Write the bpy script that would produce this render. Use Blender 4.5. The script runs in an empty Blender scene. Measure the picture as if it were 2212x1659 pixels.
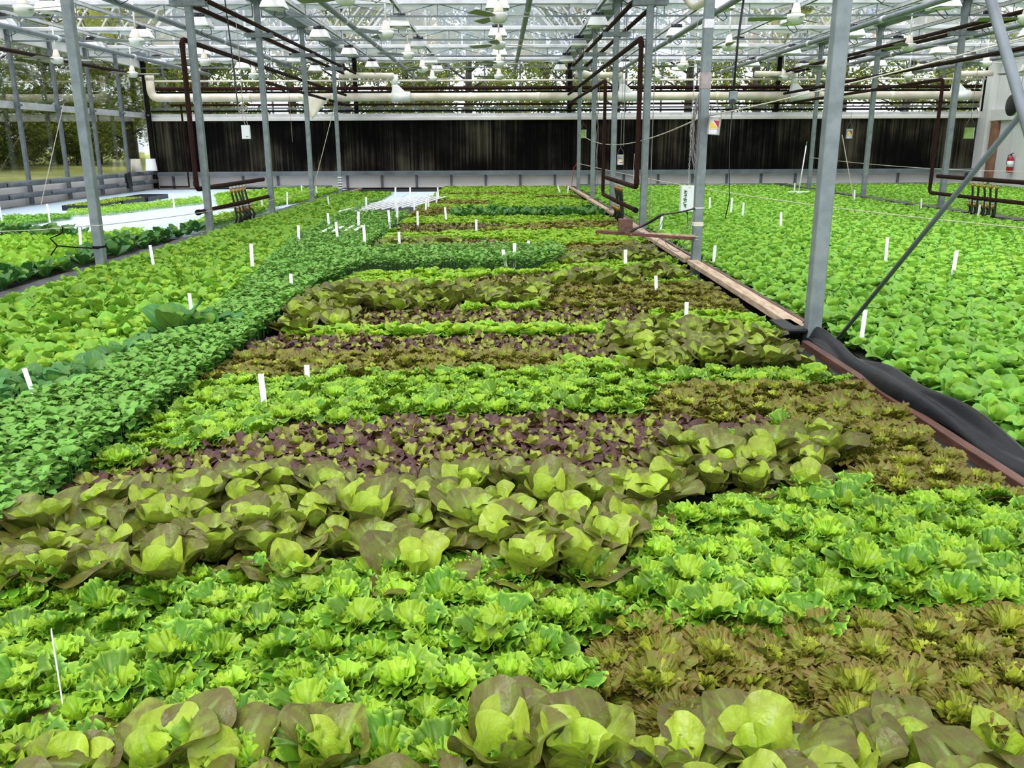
import bpy, math, random
import numpy as np
from math import pi, sin, cos, radians
from mathutils import Vector, Matrix

# ------------------------------------------------------------------ camera, sky, exposure
SC = bpy.context.scene
COL = SC.collection
CAM_H = 1.25
cam_data = bpy.data.cameras.new('camera')
cam_data.sensor_fit = 'HORIZONTAL'
cam_data.sensor_width = 36.0
cam_data.lens = 1855.0 / 2212.0 * 36.0
cam_data.clip_start = 0.05
cam_data.clip_end = 400
cam = bpy.data.objects.new('camera', cam_data)
COL.objects.link(cam)
PITCH, YAW, ROLL = 0.27306, 0.012977, 0.0041888
fw = Vector((sin(YAW) * cos(PITCH), cos(YAW) * cos(PITCH), -sin(PITCH)))
r0 = Vector((cos(YAW), -sin(YAW), 0))
u0 = r0.cross(fw)
rt = r0 * cos(ROLL) - u0 * sin(ROLL)
up = r0 * sin(ROLL) + u0 * cos(ROLL)
cm = Matrix((rt, up, -fw)).transposed().to_4x4()
cm.translation = (0, 0, CAM_H)
cam.matrix_world = cm
SC.camera = cam

world = bpy.data.worlds.new('overcast_sky')
SC.world = world
world.use_nodes = True
wt = world.node_tree
wt.nodes.clear()
w_out = wt.nodes.new('ShaderNodeOutputWorld')
w_bg = wt.nodes.new('ShaderNodeBackground')
w_tc = wt.nodes.new('ShaderNodeTexCoord')
w_sep = wt.nodes.new('ShaderNodeSeparateXYZ')
w_ramp = wt.nodes.new('ShaderNodeValToRGB')
w_noise = wt.nodes.new('ShaderNodeTexNoise')
w_mix = wt.nodes.new('ShaderNodeMix')
w_mix.data_type = 'RGBA'
w_mix.blend_type = 'MULTIPLY'
w_nr = wt.nodes.new('ShaderNodeValToRGB')
w_noise.inputs['Scale'].default_value = 2.2
w_noise.inputs['Detail'].default_value = 4
w_nr.color_ramp.elements[0].position = 0.35
w_nr.color_ramp.elements[0].color = (0.80, 0.83, 0.90, 1)
w_nr.color_ramp.elements[1].position = 0.65
w_nr.color_ramp.elements[1].color = (1, 1, 1, 1)
w_ramp.color_ramp.elements[0].position = 0.0
w_ramp.color_ramp.elements[0].color = (0.80, 0.82, 0.86, 1)
w_ramp.color_ramp.elements[1].position = 0.7
w_ramp.color_ramp.elements[1].color = (1.0, 1.0, 1.0, 1)
wt.links.new(w_tc.outputs['Generated'], w_sep.inputs[0])
wt.links.new(w_sep.outputs['Z'], w_ramp.inputs[0])
wt.links.new(w_tc.outputs['Generated'], w_noise.inputs['Vector'])
wt.links.new(w_noise.outputs['Fac'], w_nr.inputs[0])
w_mix.inputs[0].default_value = 1.0
wt.links.new(w_ramp.outputs['Color'], w_mix.inputs[6])
wt.links.new(w_nr.outputs['Color'], w_mix.inputs[7])
wt.links.new(w_mix.outputs[2], w_bg.inputs['Color'])
w_bg.inputs['Strength'].default_value = 1.6
wt.links.new(w_bg.outputs[0], w_out.inputs['Surface'])

sun_data = bpy.data.lights.new('sun', 'SUN')
sun_data.energy = 1.6
sun_data.angle = radians(35)
sun_data.color = (1.0, 0.98, 0.93)
sun = bpy.data.objects.new('sun', sun_data)
sun.rotation_euler = (radians(28), radians(-14), 0)
sun.location = (0, 0, 30)
COL.objects.link(sun)

vs = SC.view_settings
vs.view_transform = 'Standard'
vs.look = 'None'
vs.exposure = 0.85
vs.gamma = 1.0
vs.use_curve_mapping = False
SC.cycles.max_bounces = 8
SC.cycles.diffuse_bounces = 3
SC.cycles.glossy_bounces = 2
SC.cycles.transmission_bounces = 4
SC.cycles.transparent_max_bounces = 16

random.seed(7)
RNG = np.random.default_rng(11)

# ------------------------------------------------------------------ helpers
class MB:
    """collects shapes and links them as ONE mesh object"""
    def __init__(s):
        s.v = []; s.f = []
    def add(s, verts, faces):
        b = len(s.v)
        s.v += [tuple(p) for p in verts]
        s.f += [tuple(i + b for i in q) for q in faces]
        return s
    def box(s, c, d, rot=None):
        x, y, z = d[0] / 2, d[1] / 2, d[2] / 2
        p = [Vector(q) for q in ((-x,-y,-z),(x,-y,-z),(x,y,-z),(-x,y,-z),(-x,-y,z),(x,-y,z),(x,y,z),(-x,y,z))]
        if rot is not None:
            p = [rot @ q for q in p]
        c = Vector(c)
        return s.add([q + c for q in p], [(0,3,2,1),(4,5,6,7),(0,1,5,4),(1,2,6,5),(2,3,7,6),(3,0,4,7)])
    def bar(s, p0, p1, w, h, upv=(0,0,1)):
        p0 = Vector(p0); p1 = Vector(p1)
        d = (p1 - p0).normalized(); u = Vector(upv)
        if abs(d.dot(u)) > 0.98: u = Vector((0,1,0))
        a = d.cross(u).normalized() * (w / 2); b = a.cross(d).normalized() * (h / 2)
        q = [p0-a-b, p0+a-b, p0+a+b, p0-a+b, p1-a-b, p1+a-b, p1+a+b, p1-a+b]
        return s.add(q, [(0,1,2,3),(7,6,5,4),(0,4,5,1),(1,5,6,2),(2,6,7,3),(3,7,4,0)])
    def tube(s, pts, r, n=8, cap=True):
        pts = [Vector(p) for p in pts]
        m = len(pts)
        rs = r if isinstance(r, (list, tuple)) else [r] * m
        rings = []; u = None
        for i, p in enumerate(pts):
            if i == 0: d = pts[1] - p
            elif i == m - 1: d = p - pts[i-1]
            else: d = (pts[i+1] - p).normalized() + (p - pts[i-1]).normalized()
            if d.length < 1e-9: d = Vector((0,0,1))
            d.normalize()
            if u is None:
                t = Vector((0,0,1)) if abs(d.z) < 0.9 else Vector((1,0,0))
                u = d.cross(t).normalized()
            else:
                u = (u - d * u.dot(d))
                if u.length < 1e-6: u = d.orthogonal()
                u.normalize()
            w = d.cross(u)
            rings.append([p + (u * cos(2*pi*k/n) + w * sin(2*pi*k/n)) * rs[i] for k in range(n)])
        v = [q for rg in rings for q in rg]
        f = []
        for i in range(m - 1):
            for k in range(n):
                k2 = (k + 1) % n
                f.append((i*n+k, i*n+k2, (i+1)*n+k2, (i+1)*n+k))
        if cap:
            f.append(tuple(range(n))[::-1]); f.append(tuple((m-1)*n+k for k in range(n)))
        return s.add(v, f)
    def lathe(s, prof, o=(0,0,0), n=16, axis='z'):
        v = []; f = []; m = len(prof)
        for r, z in prof:
            for k in range(n):
                a = 2*pi*k/n
                x, y = r*cos(a), r*sin(a)
                v.append((o[0]+x, o[1]+y, o[2]+z) if axis == 'z' else ((o[0]+z, o[1]+x, o[2]+y) if axis == 'x' else (o[0]+x, o[1]+z, o[2]+y)))
        for i in range(m-1):
            for k in range(n):
                k2 = (k+1) % n
                f.append((i*n+k, i*n+k2, (i+1)*n+k2, (i+1)*n+k))
        if prof[0][0] > 1e-6: f.append(tuple(range(n))[::-1])
        if prof[-1][0] > 1e-6: f.append(tuple((m-1)*n+k for k in range(n)))
        return s.add(v, f)
    def mesh(s, name, mat, smooth=False):
        me = bpy.data.meshes.new(name)
        me.from_pydata(s.v, [], s.f)
        me.materials.append(mat)
        me.polygons.foreach_set('use_smooth', [smooth] * len(me.polygons))
        me.update()
        return me
    def build(s, name, mat, parent=None, loc=(0,0,0), smooth=False, bevel=0.0, seg=2):
        o = bpy.data.objects.new(name, s.mesh(name, mat, smooth))
        COL.objects.link(o)
        o.location = loc
        if parent is not None: o.parent = parent
        if bevel:
            b = o.modifiers.new('bevel', 'BEVEL'); b.width = bevel; b.segments = seg
            b.limit_method = 'ANGLE'; b.angle_limit = radians(40)
        return o

def arc(c, r, a0, a1, ax0, ax1, n=6):
    c = Vector(c); ax0 = Vector(ax0); ax1 = Vector(ax1)
    return [c + ax0 * (r*cos(a0+(a1-a0)*i/n)) + ax1 * (r*sin(a0+(a1-a0)*i/n)) for i in range(n+1)]

def elbowed(pts, r, n=5):
    """polyline with rounded corners"""
    pts = [Vector(p) for p in pts]
    out = [pts[0]]
    for i in range(1, len(pts)-1):
        p, a, b = pts[i], pts[i-1], pts[i+1]
        da = (a-p); db = (b-p)
        ra = min(r, da.length*0.45, db.length*0.45)
        s = p + da.normalized()*ra; e = p + db.normalized()*ra
        for k in range(n+1):
            t = k/n
            out.append(s*(1-t)**2 + p*2*t*(1-t) + e*t*t)
    out.append(pts[-1])
    return out

def sag(p0, p1, d, n=14):
    p0 = Vector(p0); p1 = Vector(p1)
    return [p0.lerp(p1, i/n) - Vector((0,0,d*4*(i/n)*(1-i/n))) for i in range(n+1)]

def tag(o, label=None, cat=None, group=None, kind=None):
    if label: o['label'] = label
    if cat: o['category'] = cat
    if group: o['group'] = group
    if kind: o['kind'] = kind
    return o

def empty(name, loc, label, cat, group=None, rz=0.0):
    o = bpy.data.objects.new(name, None)
    o.empty_display_size = 0.05
    o.location = loc; o.rotation_euler = (0,0,rz)
    COL.objects.link(o)
    return tag(o, label, cat, group)

def dup(root, loc, label, rz=None, group=None):
    r = root.copy(); COL.objects.link(r); r.location = loc
    if rz is not None: r.rotation_euler = (0,0,rz)
    r['label'] = label
    if group: r['group'] = group
    for ch in list(root.children):
        c = ch.copy(); COL.objects.link(c); c.parent = r
        for g in list(ch.children):
            d = g.copy(); COL.objects.link(d); d.parent = c
    return r

ORD = ('first second third fourth fifth sixth seventh eighth ninth tenth eleventh twelfth thirteenth fourteenth fifteenth '
       'sixteenth seventeenth eighteenth nineteenth').split()
TENS = ('twent', 'thirt', 'fort', 'fift', 'sixt', 'sevent', 'eight', 'ninet')
def nth(i):
    """1 -> first"""
    if i < 20: return ORD[i-1]
    if i >= 100: return 'hundred and ' + nth(i-100) if i > 100 else 'hundredth'
    t = TENS[i//10-2]
    return t + 'ieth' if i % 10 == 0 else t + 'y-' + ORD[i % 10 - 1]

RAFT_Z = -0.055
FX, CXP, CYP = 1855.0, 1106.0, 829.5
def project(x, y, z):
    d = Vector((x, y, z - CAM_H)); dep = d.dot(fw)
    if dep < .1: return (-9999, -9999, dep)
    return CXP + FX * d.dot(rt) / dep, CYP - FX * d.dot(up) / dep, dep
def in_view(x, y, z=.06, m=20):
    a, b, d = project(x, y, z)
    return -m < a < 2212 + m and b < 1659 + m and d > .1

# ------------------------------------------------------------------ materials
def newmat(name):
    m = bpy.data.materials.new(name); m.use_nodes = True
    nt = m.node_tree; nt.nodes.clear()
    return m, nt, nt.nodes, nt.links

def plain(name, col, rough=0.5, metal=0.0, var=0.12, scale=6.0, bump=0.0, col2=None, stretch=None, spec=0.5):
    """surface of one colour with a little mottling of its own"""
    m, nt, N, Lk = newmat(name)
    out = N.new('ShaderNodeOutputMaterial'); p = N.new('ShaderNodeBsdfPrincipled')
    Lk.new(p.outputs[0], out.inputs[0])
    p.inputs['Roughness'].default_value = rough
    p.inputs['Metallic'].default_value = metal
    p.inputs['Specular IOR Level'].default_value = spec
    tc = N.new('ShaderNodeTexCoord'); mp = N.new('ShaderNodeMapping'); nz = N.new('ShaderNodeTexNoise')
    if stretch: mp.inputs['Scale'].default_value = stretch
    nz.inputs['Scale'].default_value = scale; nz.inputs['Detail'].default_value = 5
    rp = N.new('ShaderNodeValToRGB')
    c2 = col2 if col2 else tuple(c*(1-var*2.2) for c in col)
    rp.color_ramp.elements[0].position = 0.33; rp.color_ramp.elements[0].color = (*c2, 1)
    rp.color_ramp.elements[1].position = 0.62; rp.color_ramp.elements[1].color = (*col, 1)
    Lk.new(tc.outputs['Object'], mp.inputs[0]); Lk.new(mp.outputs[0], nz.inputs['Vector'])
    Lk.new(nz.outputs['Fac'], rp.inputs[0]); Lk.new(rp.outputs[0], p.inputs['Base Color'])
    if bump:
        b = N.new('ShaderNodeBump'); b.inputs['Strength'].default_value = bump; b.inputs['Distance'].default_value = 0.01
        Lk.new(nz.outputs['Fac'], b.inputs['Height']); Lk.new(b.outputs[0], p.inputs['Normal'])
    return m

M = {}
M['galv'] = plain('galvanised_steel', (0.225,0.26,0.265), 0.5, 0.3, 0.16, 9, col2=(0.155,0.185,0.19))
M['galv_dark'] = plain('weathered_steel', (0.17,0.19,0.21), 0.55, 0.4, 0.15, 7)
M['grey_pipe'] = plain('grey_painted_pipe', (0.21,0.235,0.26), 0.5, 0.2, 0.12, 6)
M['iron'] = plain('brown_black_iron', (0.022,0.010,0.009), 0.8, 0, 0.2, 8, col2=(0.034,0.013,0.010), spec=.08)
M['black_iron'] = plain('black_iron', (0.010,0.009,0.009), 0.8, 0, 0.2, 8, spec=.08)
M['white'] = plain('white_paint', (0.80,0.80,0.80), 0.4, 0, 0.05, 4)
M['alu'] = plain('bare_aluminium', (0.66,0.67,0.69), 0.35, 0.35, 0.1, 5)
M['panel'] = plain('white_wall_panel', (0.84,0.80,0.78), 0.6, 0, 0.08, 1.2, col2=(0.74,0.69,0.66))
M['rwall'] = plain('white_steel_wall', (0.82,0.82,0.83), 0.5, 0, 0.06, 1.0, col2=(0.68,0.67,0.67), stretch=(1,1,.3))
M['cream'] = plain('cream_plastic', (0.74,0.69,0.58), 0.45, 0, 0.1, 3, col2=(0.58,0.50,0.40))
M['black'] = plain('black_plastic', (0.012,0.012,0.013), 0.4, 0, 0.1, 6)
M['liner'] = plain('black_pond_liner', (0.007,0.007,0.009), 0.36, 0, 0.2, 9, bump=0.4, spec=.35)
M['liner_grey'] = plain('grey_pond_liner', (0.055,0.05,0.055), 0.5, 0, 0.25, 7, bump=0.4)
M['pond'] = plain('pond_bed_painted_shade', (0.010,0.014,0.008), 0.6, 0, 0.2, 4)  # near-black paints the shade in the gaps between plants
M['wood'] = plain('weathered_board', (0.52,0.40,0.28), 0.75, 0, 0.2, 5, 0.4, (0.30,0.20,0.12), (6,1,6))
M['wood_dark'] = plain('dark_wet_board', (0.13,0.055,0.035), 0.5, 0, 0.2, 5, 0.4, (0.06,0.026,0.018), (6,1,6))
M['board_red'] = plain('red_brown_board', (0.15,0.045,0.03), 0.35, 0, 0.2, 6, 0.3, (0.05,0.02,0.015), (1,6,6))
M['raft'] = plain('pale_blue_foam', (0.50,0.61,0.70), 0.65, 0, 0.04, 3, 0.05)
M['stake'] = plain('white_plastic_stake', (0.86,0.88,0.90), 0.4, 0, 0.02, 5)
M['beam'] = plain('blue_grey_beam', (0.15,0.185,0.20), 0.5, 0.2, 0.15, 3)
M['rope'] = plain('pale_rope', (0.55,0.50,0.42), 0.8, 0, 0.15, 60)
M['cable'] = plain('grey_cable', (0.20,0.19,0.19), 0.5, 0, 0.1, 9)
M['brass'] = plain('brass_fitting', (0.42,0.24,0.06), 0.35, 0.7, 0.15, 20)
M['red'] = plain('red_paint', (0.42,0.012,0.014), 0.3, 0, 0.05, 8)
M['yellow'] = plain('yellow_paint', (0.75,0.50,0.03), 0.4, 0, 0.05, 8)
M['green_print'] = plain('green_print', (0.02,0.13,0.05), 0.5, 0, 0.05, 8)
M['blue_print'] = plain('blue_print', (0.05,0.12,0.42), 0.5, 0, 0.05, 8)
M['tin'] = plain('tin_can_metal', (0.62,0.60,0.62), 0.28, 0.6, 0.12, 10)
M['green_label'] = plain('green_can_label', (0.22,0.36,0.08), 0.5, 0, 0.1, 10)
M['tape'] = plain('pinkish_tape', (0.44,0.36,0.35), 0.6, 0, 0.15, 14)
M['grass'] = plain('lawn', (0.36,0.36,0.07), 0.9, 0, 0.2, 0.5, 0, (0.21,0.24,0.045))
M['floor'] = plain('concrete_floor', (0.18,0.17,0.16), 0.8, 0, 0.15, 2)
M['bark'] = plain('tree_bark', (0.055,0.045,0.035), 0.9, 0, 0.3, 6, 0.6)
M['rust'] = plain('rusty_brown_post', (0.30,0.15,0.09), 0.7, 0, 0.2, 5, 0.2, (0.16,0.08,0.055))
M['fan'] = plain('fan_white_enamel', (0.70,0.71,0.66), 0.28, 0, 0.05, 6)
M['fan_cream'] = plain('fan_cream_canopy', (0.72,0.66,0.55), 0.4, 0, 0.05, 6)
M['blade'] = plain('fan_blade', (0.20,0.21,0.17), 0.35, 0, 0.1, 5)
M['tray'] = plain('black_nursery_tray', (0.02,0.022,0.028), 0.4, 0, 0.1, 5)

def glassmat(name, tint, refl, rough=0.02):
    m, nt, N, Lk = newmat(name)
    out = N.new('ShaderNodeOutputMaterial')
    t = N.new('ShaderNodeBsdfTransparent'); t.inputs[0].default_value = (*tint, 1)
    g = N.new('ShaderNodeBsdfGlossy'); g.inputs['Roughness'].default_value = rough
    fr = N.new('ShaderNodeFresnel'); fr.inputs['IOR'].default_value = 1.35
    mu = N.new('ShaderNodeMath'); mu.operation = 'MULTIPLY'; mu.inputs[1].default_value = refl
    mx = N.new('ShaderNodeMixShader')
    Lk.new(fr.outputs[0], mu.inputs[0]); Lk.new(mu.outputs[0], mx.inputs[0])
    Lk.new(t.outputs[0], mx.inputs[1]); Lk.new(g.outputs[0], mx.inputs[2]); Lk.new(mx.outputs[0], out.inputs[0])
    return m
M['glass'] = glassmat('window_glass', (0.93,0.955,0.95), 0.6)
M['roof_glass'] = glassmat('roof_glass', (0.95,0.96,0.97), 0.5)

def polycarb():
    m, nt, N, Lk = newmat('twin_wall_polycarbonate')
    out = N.new('ShaderNodeOutputMaterial')
    tc = N.new('ShaderNodeTexCoord'); mp = N.new('ShaderNodeMapping'); mp.inputs['Scale'].default_value = (1.0, 0.0, 0.05)
    wv = N.new('ShaderNodeTexNoise'); wv.inputs['Scale'].default_value = 4.0; wv.inputs['Detail'].default_value = 6
    big = N.new('ShaderNodeTexNoise'); big.inputs['Scale'].default_value = 0.55; big.inputs['Detail'].default_value = 2
    rp = N.new('ShaderNodeValToRGB')
    e = rp.color_ramp.elements
    e[0].position = 0.46; e[0].color = (0.70,0.78,0.98,1)
    e[1].position = 0.66; e[1].color = (1.0,0.84,0.74,1)
    mid = e.new(0.56); mid.color = (0.93,0.91,0.97,1)
    ad = N.new('ShaderNodeMath'); ad.operation = 'MULTIPLY_ADD'; ad.inputs[1].default_value = 0.45
    sc = N.new('ShaderNodeMath'); sc.operation = 'MULTIPLY'; sc.inputs[1].default_value = 0.55
    tr = N.new('ShaderNodeBsdfTranslucent'); tp = N.new('ShaderNodeBsdfTransparent'); gl = N.new('ShaderNodeBsdfDiffuse')
    m1 = N.new('ShaderNodeMixShader'); m1.inputs[0].default_value = 0.62
    m2 = N.new('ShaderNodeMixShader'); m2.inputs[0].default_value = 0.12
    Lk.new(tc.outputs['Object'], mp.inputs[0]); Lk.new(mp.outputs[0], wv.inputs['Vector']); Lk.new(tc.outputs['Object'], big.inputs['Vector'])
    Lk.new(big.outputs['Fac'], sc.inputs[0]); Lk.new(wv.outputs['Fac'], ad.inputs[0]); Lk.new(sc.outputs[0], ad.inputs[2])
    Lk.new(ad.outputs[0], rp.inputs[0])
    for n_ in (tr, tp, gl): Lk.new(rp.outputs[0], n_.inputs[0])
    Lk.new(tr.outputs[0], m1.inputs[1]); Lk.new(tp.outputs[0], m1.inputs[2])
    Lk.new(m1.outputs[0], m2.inputs[1]); Lk.new(gl.outputs[0], m2.inputs[2]); Lk.new(m2.outputs[0], out.inputs[0])
    return m
M['poly'] = polycarb()

def curtain_mat():
    m, nt, N, Lk = newmat('folded_shade_fabric')
    out = N.new('ShaderNodeOutputMaterial')
    d = N.new('ShaderNodeBsdfDiffuse'); d.inputs[0].default_value = (0.62,0.68,0.68,1)
    t = N.new('ShaderNodeBsdfTranslucent'); t.inputs[0].default_value = (0.72,0.78,0.78,1)
    tp = N.new('ShaderNodeBsdfTransparent')
    a = N.new('ShaderNodeMixShader'); a.inputs[0].default_value = 0.5
    b = N.new('ShaderNodeMixShader'); b.inputs[0].default_value = 0.3
    Lk.new(d.outputs[0], a.inputs[1]); Lk.new(t.outputs[0], a.inputs[2])
    Lk.new(a.outputs[0], b.inputs[1]); Lk.new(tp.outputs[0], b.inputs[2]); Lk.new(b.outputs[0], out.inputs[0])
    return m
M['curtain'] = curtain_mat()

def padmat():
    """black wet cooling pad with pale vertical mineral streaks"""
    m, nt, N, Lk = newmat('cooling_pad_cardboard')
    out = N.new('ShaderNodeOutputMaterial'); p = N.new('ShaderNodeBsdfPrincipled'); Lk.new(p.outputs[0], out.inputs[0])
    p.inputs['Roughness'].default_value = 0.9; p.inputs['Specular IOR Level'].default_value = 0.1
    tc = N.new('ShaderNodeTexCoord'); mp = N.new('ShaderNodeMapping'); mp.inputs['Scale'].default_value = (11, 1, 0.14)
    nz = N.new('ShaderNodeTexNoise'); nz.inputs['Scale'].default_value = 1.6; nz.inputs['Detail'].default_value = 8; nz.inputs['Roughness'].default_value = 0.68
    n2 = N.new('ShaderNodeTexNoise'); n2.inputs['Scale'].default_value = 0.7; n2.inputs['Detail'].default_value = 3
    ml = N.new('ShaderNodeMath'); ml.operation = 'MULTIPLY'
    rp = N.new('ShaderNodeValToRGB'); e = rp.color_ramp.elements
    e[0].position = 0.20; e[0].color = (0.001,0.001,0.0009,1)
    e[1].position = 0.42; e[1].color = (0.075,0.066,0.045,1)
    md = e.new(0.27); md.color = (0.009,0.008,0.006,1)
    Lk.new(tc.outputs['Object'], mp.inputs[0]); Lk.new(mp.outputs[0], nz.inputs['Vector']); Lk.new(tc.outputs['Object'], n2.inputs['Vector'])
    Lk.new(nz.outputs['Fac'], ml.inputs[0]); Lk.new(n2.outputs['Fac'], ml.inputs[1]); Lk.new(ml.outputs[0], rp.inputs[0])
    Lk.new(rp.outputs[0], p.inputs['Base Color'])
    b = N.new('ShaderNodeBump'); b.inputs['Strength'].default_value = 0.5; b.inputs['Distance'].default_value = 0.02
    Lk.new(nz.outputs['Fac'], b.inputs['Height']); Lk.new(b.outputs[0], p.inputs['Normal'])
    return m
M['pad'] = padmat()

def leafmat(name, inner, outer, edge=None, edge_amt=0.0, edge_lo=0.45, vein=(0.45,0.60,0.25), vein_amt=0.5, trans=0.32,
            rough=0.42, mottle=0.35, mscale=60.0, objvar=0.16, side=0.0, age_lo=0.12, age_hi=0.62, spec=0.25, side_veins=0.0, bump=.35):
    """attribute leaf = (distance from base to margin, age from heart to outer, random of the leaf, distance from midrib)"""
    m, nt, N, Lk = newmat(name)
    out = N.new('ShaderNodeOutputMaterial')
    at = N.new('ShaderNodeAttribute'); at.attribute_name = 'leaf'
    sp = N.new('ShaderNodeSeparateColor'); Lk.new(at.outputs['Color'], sp.inputs[0])
    rho, age, rnd = sp.outputs[0], sp.outputs[1], sp.outputs[2]; mid = at.outputs['Alpha']
    tc = N.new('ShaderNodeTexCoord'); oi = N.new('ShaderNodeObjectInfo')
    nz = N.new('ShaderNodeTexNoise'); nz.inputs['Scale'].default_value = mscale; nz.inputs['Detail'].default_value = 3
    Lk.new(tc.outputs['Object'], nz.inputs['Vector'])
    def math_(op, a, b=None, c=None):
        n_ = N.new('ShaderNodeMath'); n_.operation = op
        for i, x in enumerate((a, b, c)):
            if x is None: continue
            if isinstance(x, (int, float)): n_.inputs[i].default_value = x
            else: Lk.new(x, n_.inputs[i])
        return n_.outputs[0]
    def mapr(v, a, b, c=0.0, d=1.0):
        n_ = N.new('ShaderNodeMapRange'); n_.interpolation_type = 'SMOOTHSTEP'
        Lk.new(v, n_.inputs[0])
        for i, x in enumerate((a, b, c, d)): n_.inputs[i+1].default_value = x
        return n_.outputs[0]
    def mix(fac, a, b):
        n_ = N.new('ShaderNodeMix'); n_.data_type = 'RGBA'
        if isinstance(fac, (int, float)): n_.inputs[0].default_value = fac
        else: Lk.new(fac, n_.inputs[0])
        for i, x in ((6, a), (7, b)):
            if isinstance(x, tuple): n_.inputs[i].default_value = (*x, 1)
            else: Lk.new(x, n_.inputs[i])
        return n_.outputs[2]
    a1 = math_('ADD', age, math_('MULTIPLY_ADD', rnd, 0.34, -0.17))
    c = mix(mapr(a1, age_lo, age_hi), inner, outer)
    if edge is not None:
        e1 = math_('MULTIPLY', mapr(rho, edge_lo, 1.0), mapr(a1, 0.0, 0.55, 0.25, 1.0))
        e2 = math_('MULTIPLY', math_('MULTIPLY', e1, mapr(nz.outputs['Fac'], 0.3, 0.62, 0.35, 1.0)), edge_amt)
        c = mix(math_('MINIMUM', e2, 1.0), c, edge)
    if vein_amt:
        v1 = math_('MULTIPLY', mapr(mid, 0.02, 0.10, 1.0, 0.0), mapr(rho, 0.55, 0.98, 1.0, 0.0))
        c = mix(math_('MULTIPLY', v1, vein_amt), c, vein)
    if side_veins:
        w = math_('SINE', math_('MULTIPLY_ADD', mid, 16.0, math_('MULTIPLY', rho, 9.0)))
        c = mix(math_('MULTIPLY', mapr(w, 0.80, 1.0), side_veins), c, vein)
    hs = N.new('ShaderNodeHueSaturation')
    Lk.new(c, hs.inputs['Color'])
    val = math_('ADD', math_('MULTIPLY_ADD', nz.outputs['Fac'], mottle, 1.0 - mottle*0.5),
                math_('ADD', math_('MULTIPLY_ADD', oi.outputs['Random'], objvar, -objvar*0.5), math_('MULTIPLY_ADD', rnd, 0.3, -0.15)))
    Lk.new(val, hs.inputs['Value'])
    hs.inputs['Saturation'].default_value = 1.0
    Lk.new(math_('MULTIPLY_ADD', rnd, 0.016, 0.492), hs.inputs['Hue'])
    col = hs.outputs[0]
    p = N.new('ShaderNodeBsdfPrincipled'); p.inputs['Roughness'].default_value = rough
    p.inputs['Specular IOR Level'].default_value = spec
    Lk.new(col, p.inputs['Base Color'])
    b = N.new('ShaderNodeBump'); b.inputs['Strength'].default_value = bump; b.inputs['Distance'].default_value = 0.008
    Lk.new(nz.outputs['Fac'], b.inputs['Height']); Lk.new(b.outputs[0], p.inputs['Normal'])
    t = N.new('ShaderNodeBsdfTranslucent'); Lk.new(col, t.inputs[0])
    mx = N.new('ShaderNodeMixShader'); mx.inputs[0].default_value = trans
    Lk.new(p.outputs[0], mx.inputs[1]); Lk.new(t.outputs[0], mx.inputs[2]); Lk.new(mx.outputs[0], out.inputs[0])
    return m

M['L_green'] = leafmat('green_frilly_leaf', (0.31,0.51,0.028), (0.070,0.178,0.008), (0.33,0.54,0.055), 0.7, 0.88, vein_amt=0.3, mottle=0.3, age_lo=-.05, age_hi=.72, trans=.20)
M['L_bronze'] = leafmat('bronze_frilly_leaf', (0.40,0.48,0.040), (0.150,0.185,0.018), (0.140,0.080,0.024), 0.85, 0.58, vein_amt=0.15, mottle=0.4, mscale=40, age_lo=-.02, age_hi=0.36, trans=.20)
M['L_romaine'] = leafmat('red_tinged_leaf', (0.36,0.52,0.040), (0.115,0.150,0.016), (0.075,0.048,0.020), 0.85, 0.30, vein=(0.26,0.36,0.12), vein_amt=0.6, mottle=0.6, mscale=34, age_lo=0.22, age_hi=0.85, trans=0.20, side_veins=0.06, rough=0.30, bump=.9)
M['L_oak'] = leafmat('red_oak_leaf', (0.30,0.38,0.035), (0.082,0.040,0.022), (0.060,0.024,0.028), 1.2, 0.20, vein=(0.14,0.13,0.05), vein_amt=0.3, mottle=0.4, mscale=45, age_lo=0.0, age_hi=0.33, trans=0.18, rough=0.33)
M['L_butter'] = leafmat('butterhead_leaf', (0.30,0.54,0.055), (0.165,0.390,0.042), (0.26,0.50,0.085), 0.35, 0.75, vein=(0.32,0.55,0.16), vein_amt=0.35, mottle=0.22, trans=0.26, side_veins=0.12)
M['L_loose'] = leafmat('yellow_green_leaf', (0.34,0.54,0.042), (0.175,0.380,0.032), (0.27,0.49,0.055), 0.3, 0.75, vein_amt=0.3, mottle=0.22, trans=0.26)
M['L_dark'] = leafmat('dark_green_leaf', (0.14,0.29,0.035), (0.040,0.140,0.024), vein=(0.14,0.27,0.09), vein_amt=0.6, mottle=0.4, mscale=50, trans=0.18, side_veins=0.3, rough=0.35)
M['L_bok'] = leafmat('bok_choy_leaf', (0.12,0.28,0.045), (0.060,0.190,0.045), vein=(0.25,0.40,0.16), vein_amt=0.6, mottle=0.2, trans=0.2, side_veins=0.15)
M['L_pale'] = leafmat('pale_lettuce_leaf', (0.40,0.62,0.045), (0.25,0.48,0.035), vein_amt=0.3, mottle=0.2, trans=0.32)
M['L_cress'] = leafmat('cress_leaf', (0.150,0.330,0.050), (0.060,0.190,0.028), vein=(0.17,0.34,0.10), vein_amt=0.25, mottle=0.25, trans=0.26, age_lo=0.2, age_hi=0.8)
M['L_young'] = leafmat('green_frilly_leaf_brightened', (0.40,0.58,0.035), (0.145,0.320,0.016), (0.38,0.56,0.05), 0.6, 0.8, vein_amt=0.2, mottle=0.25, age_lo=.0, age_hi=.6, trans=.25)  # lighter copy of frilly green, brightened to offset shading on far heads
M['L_tree'] = leafmat('tree_leaf', (0.27,0.30,0.045), (0.080,0.125,0.025), vein_amt=0.0, mottle=0.3, mscale=1.2, trans=0.4, age_lo=0.2, age_hi=0.8, rough=0.5)

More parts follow.
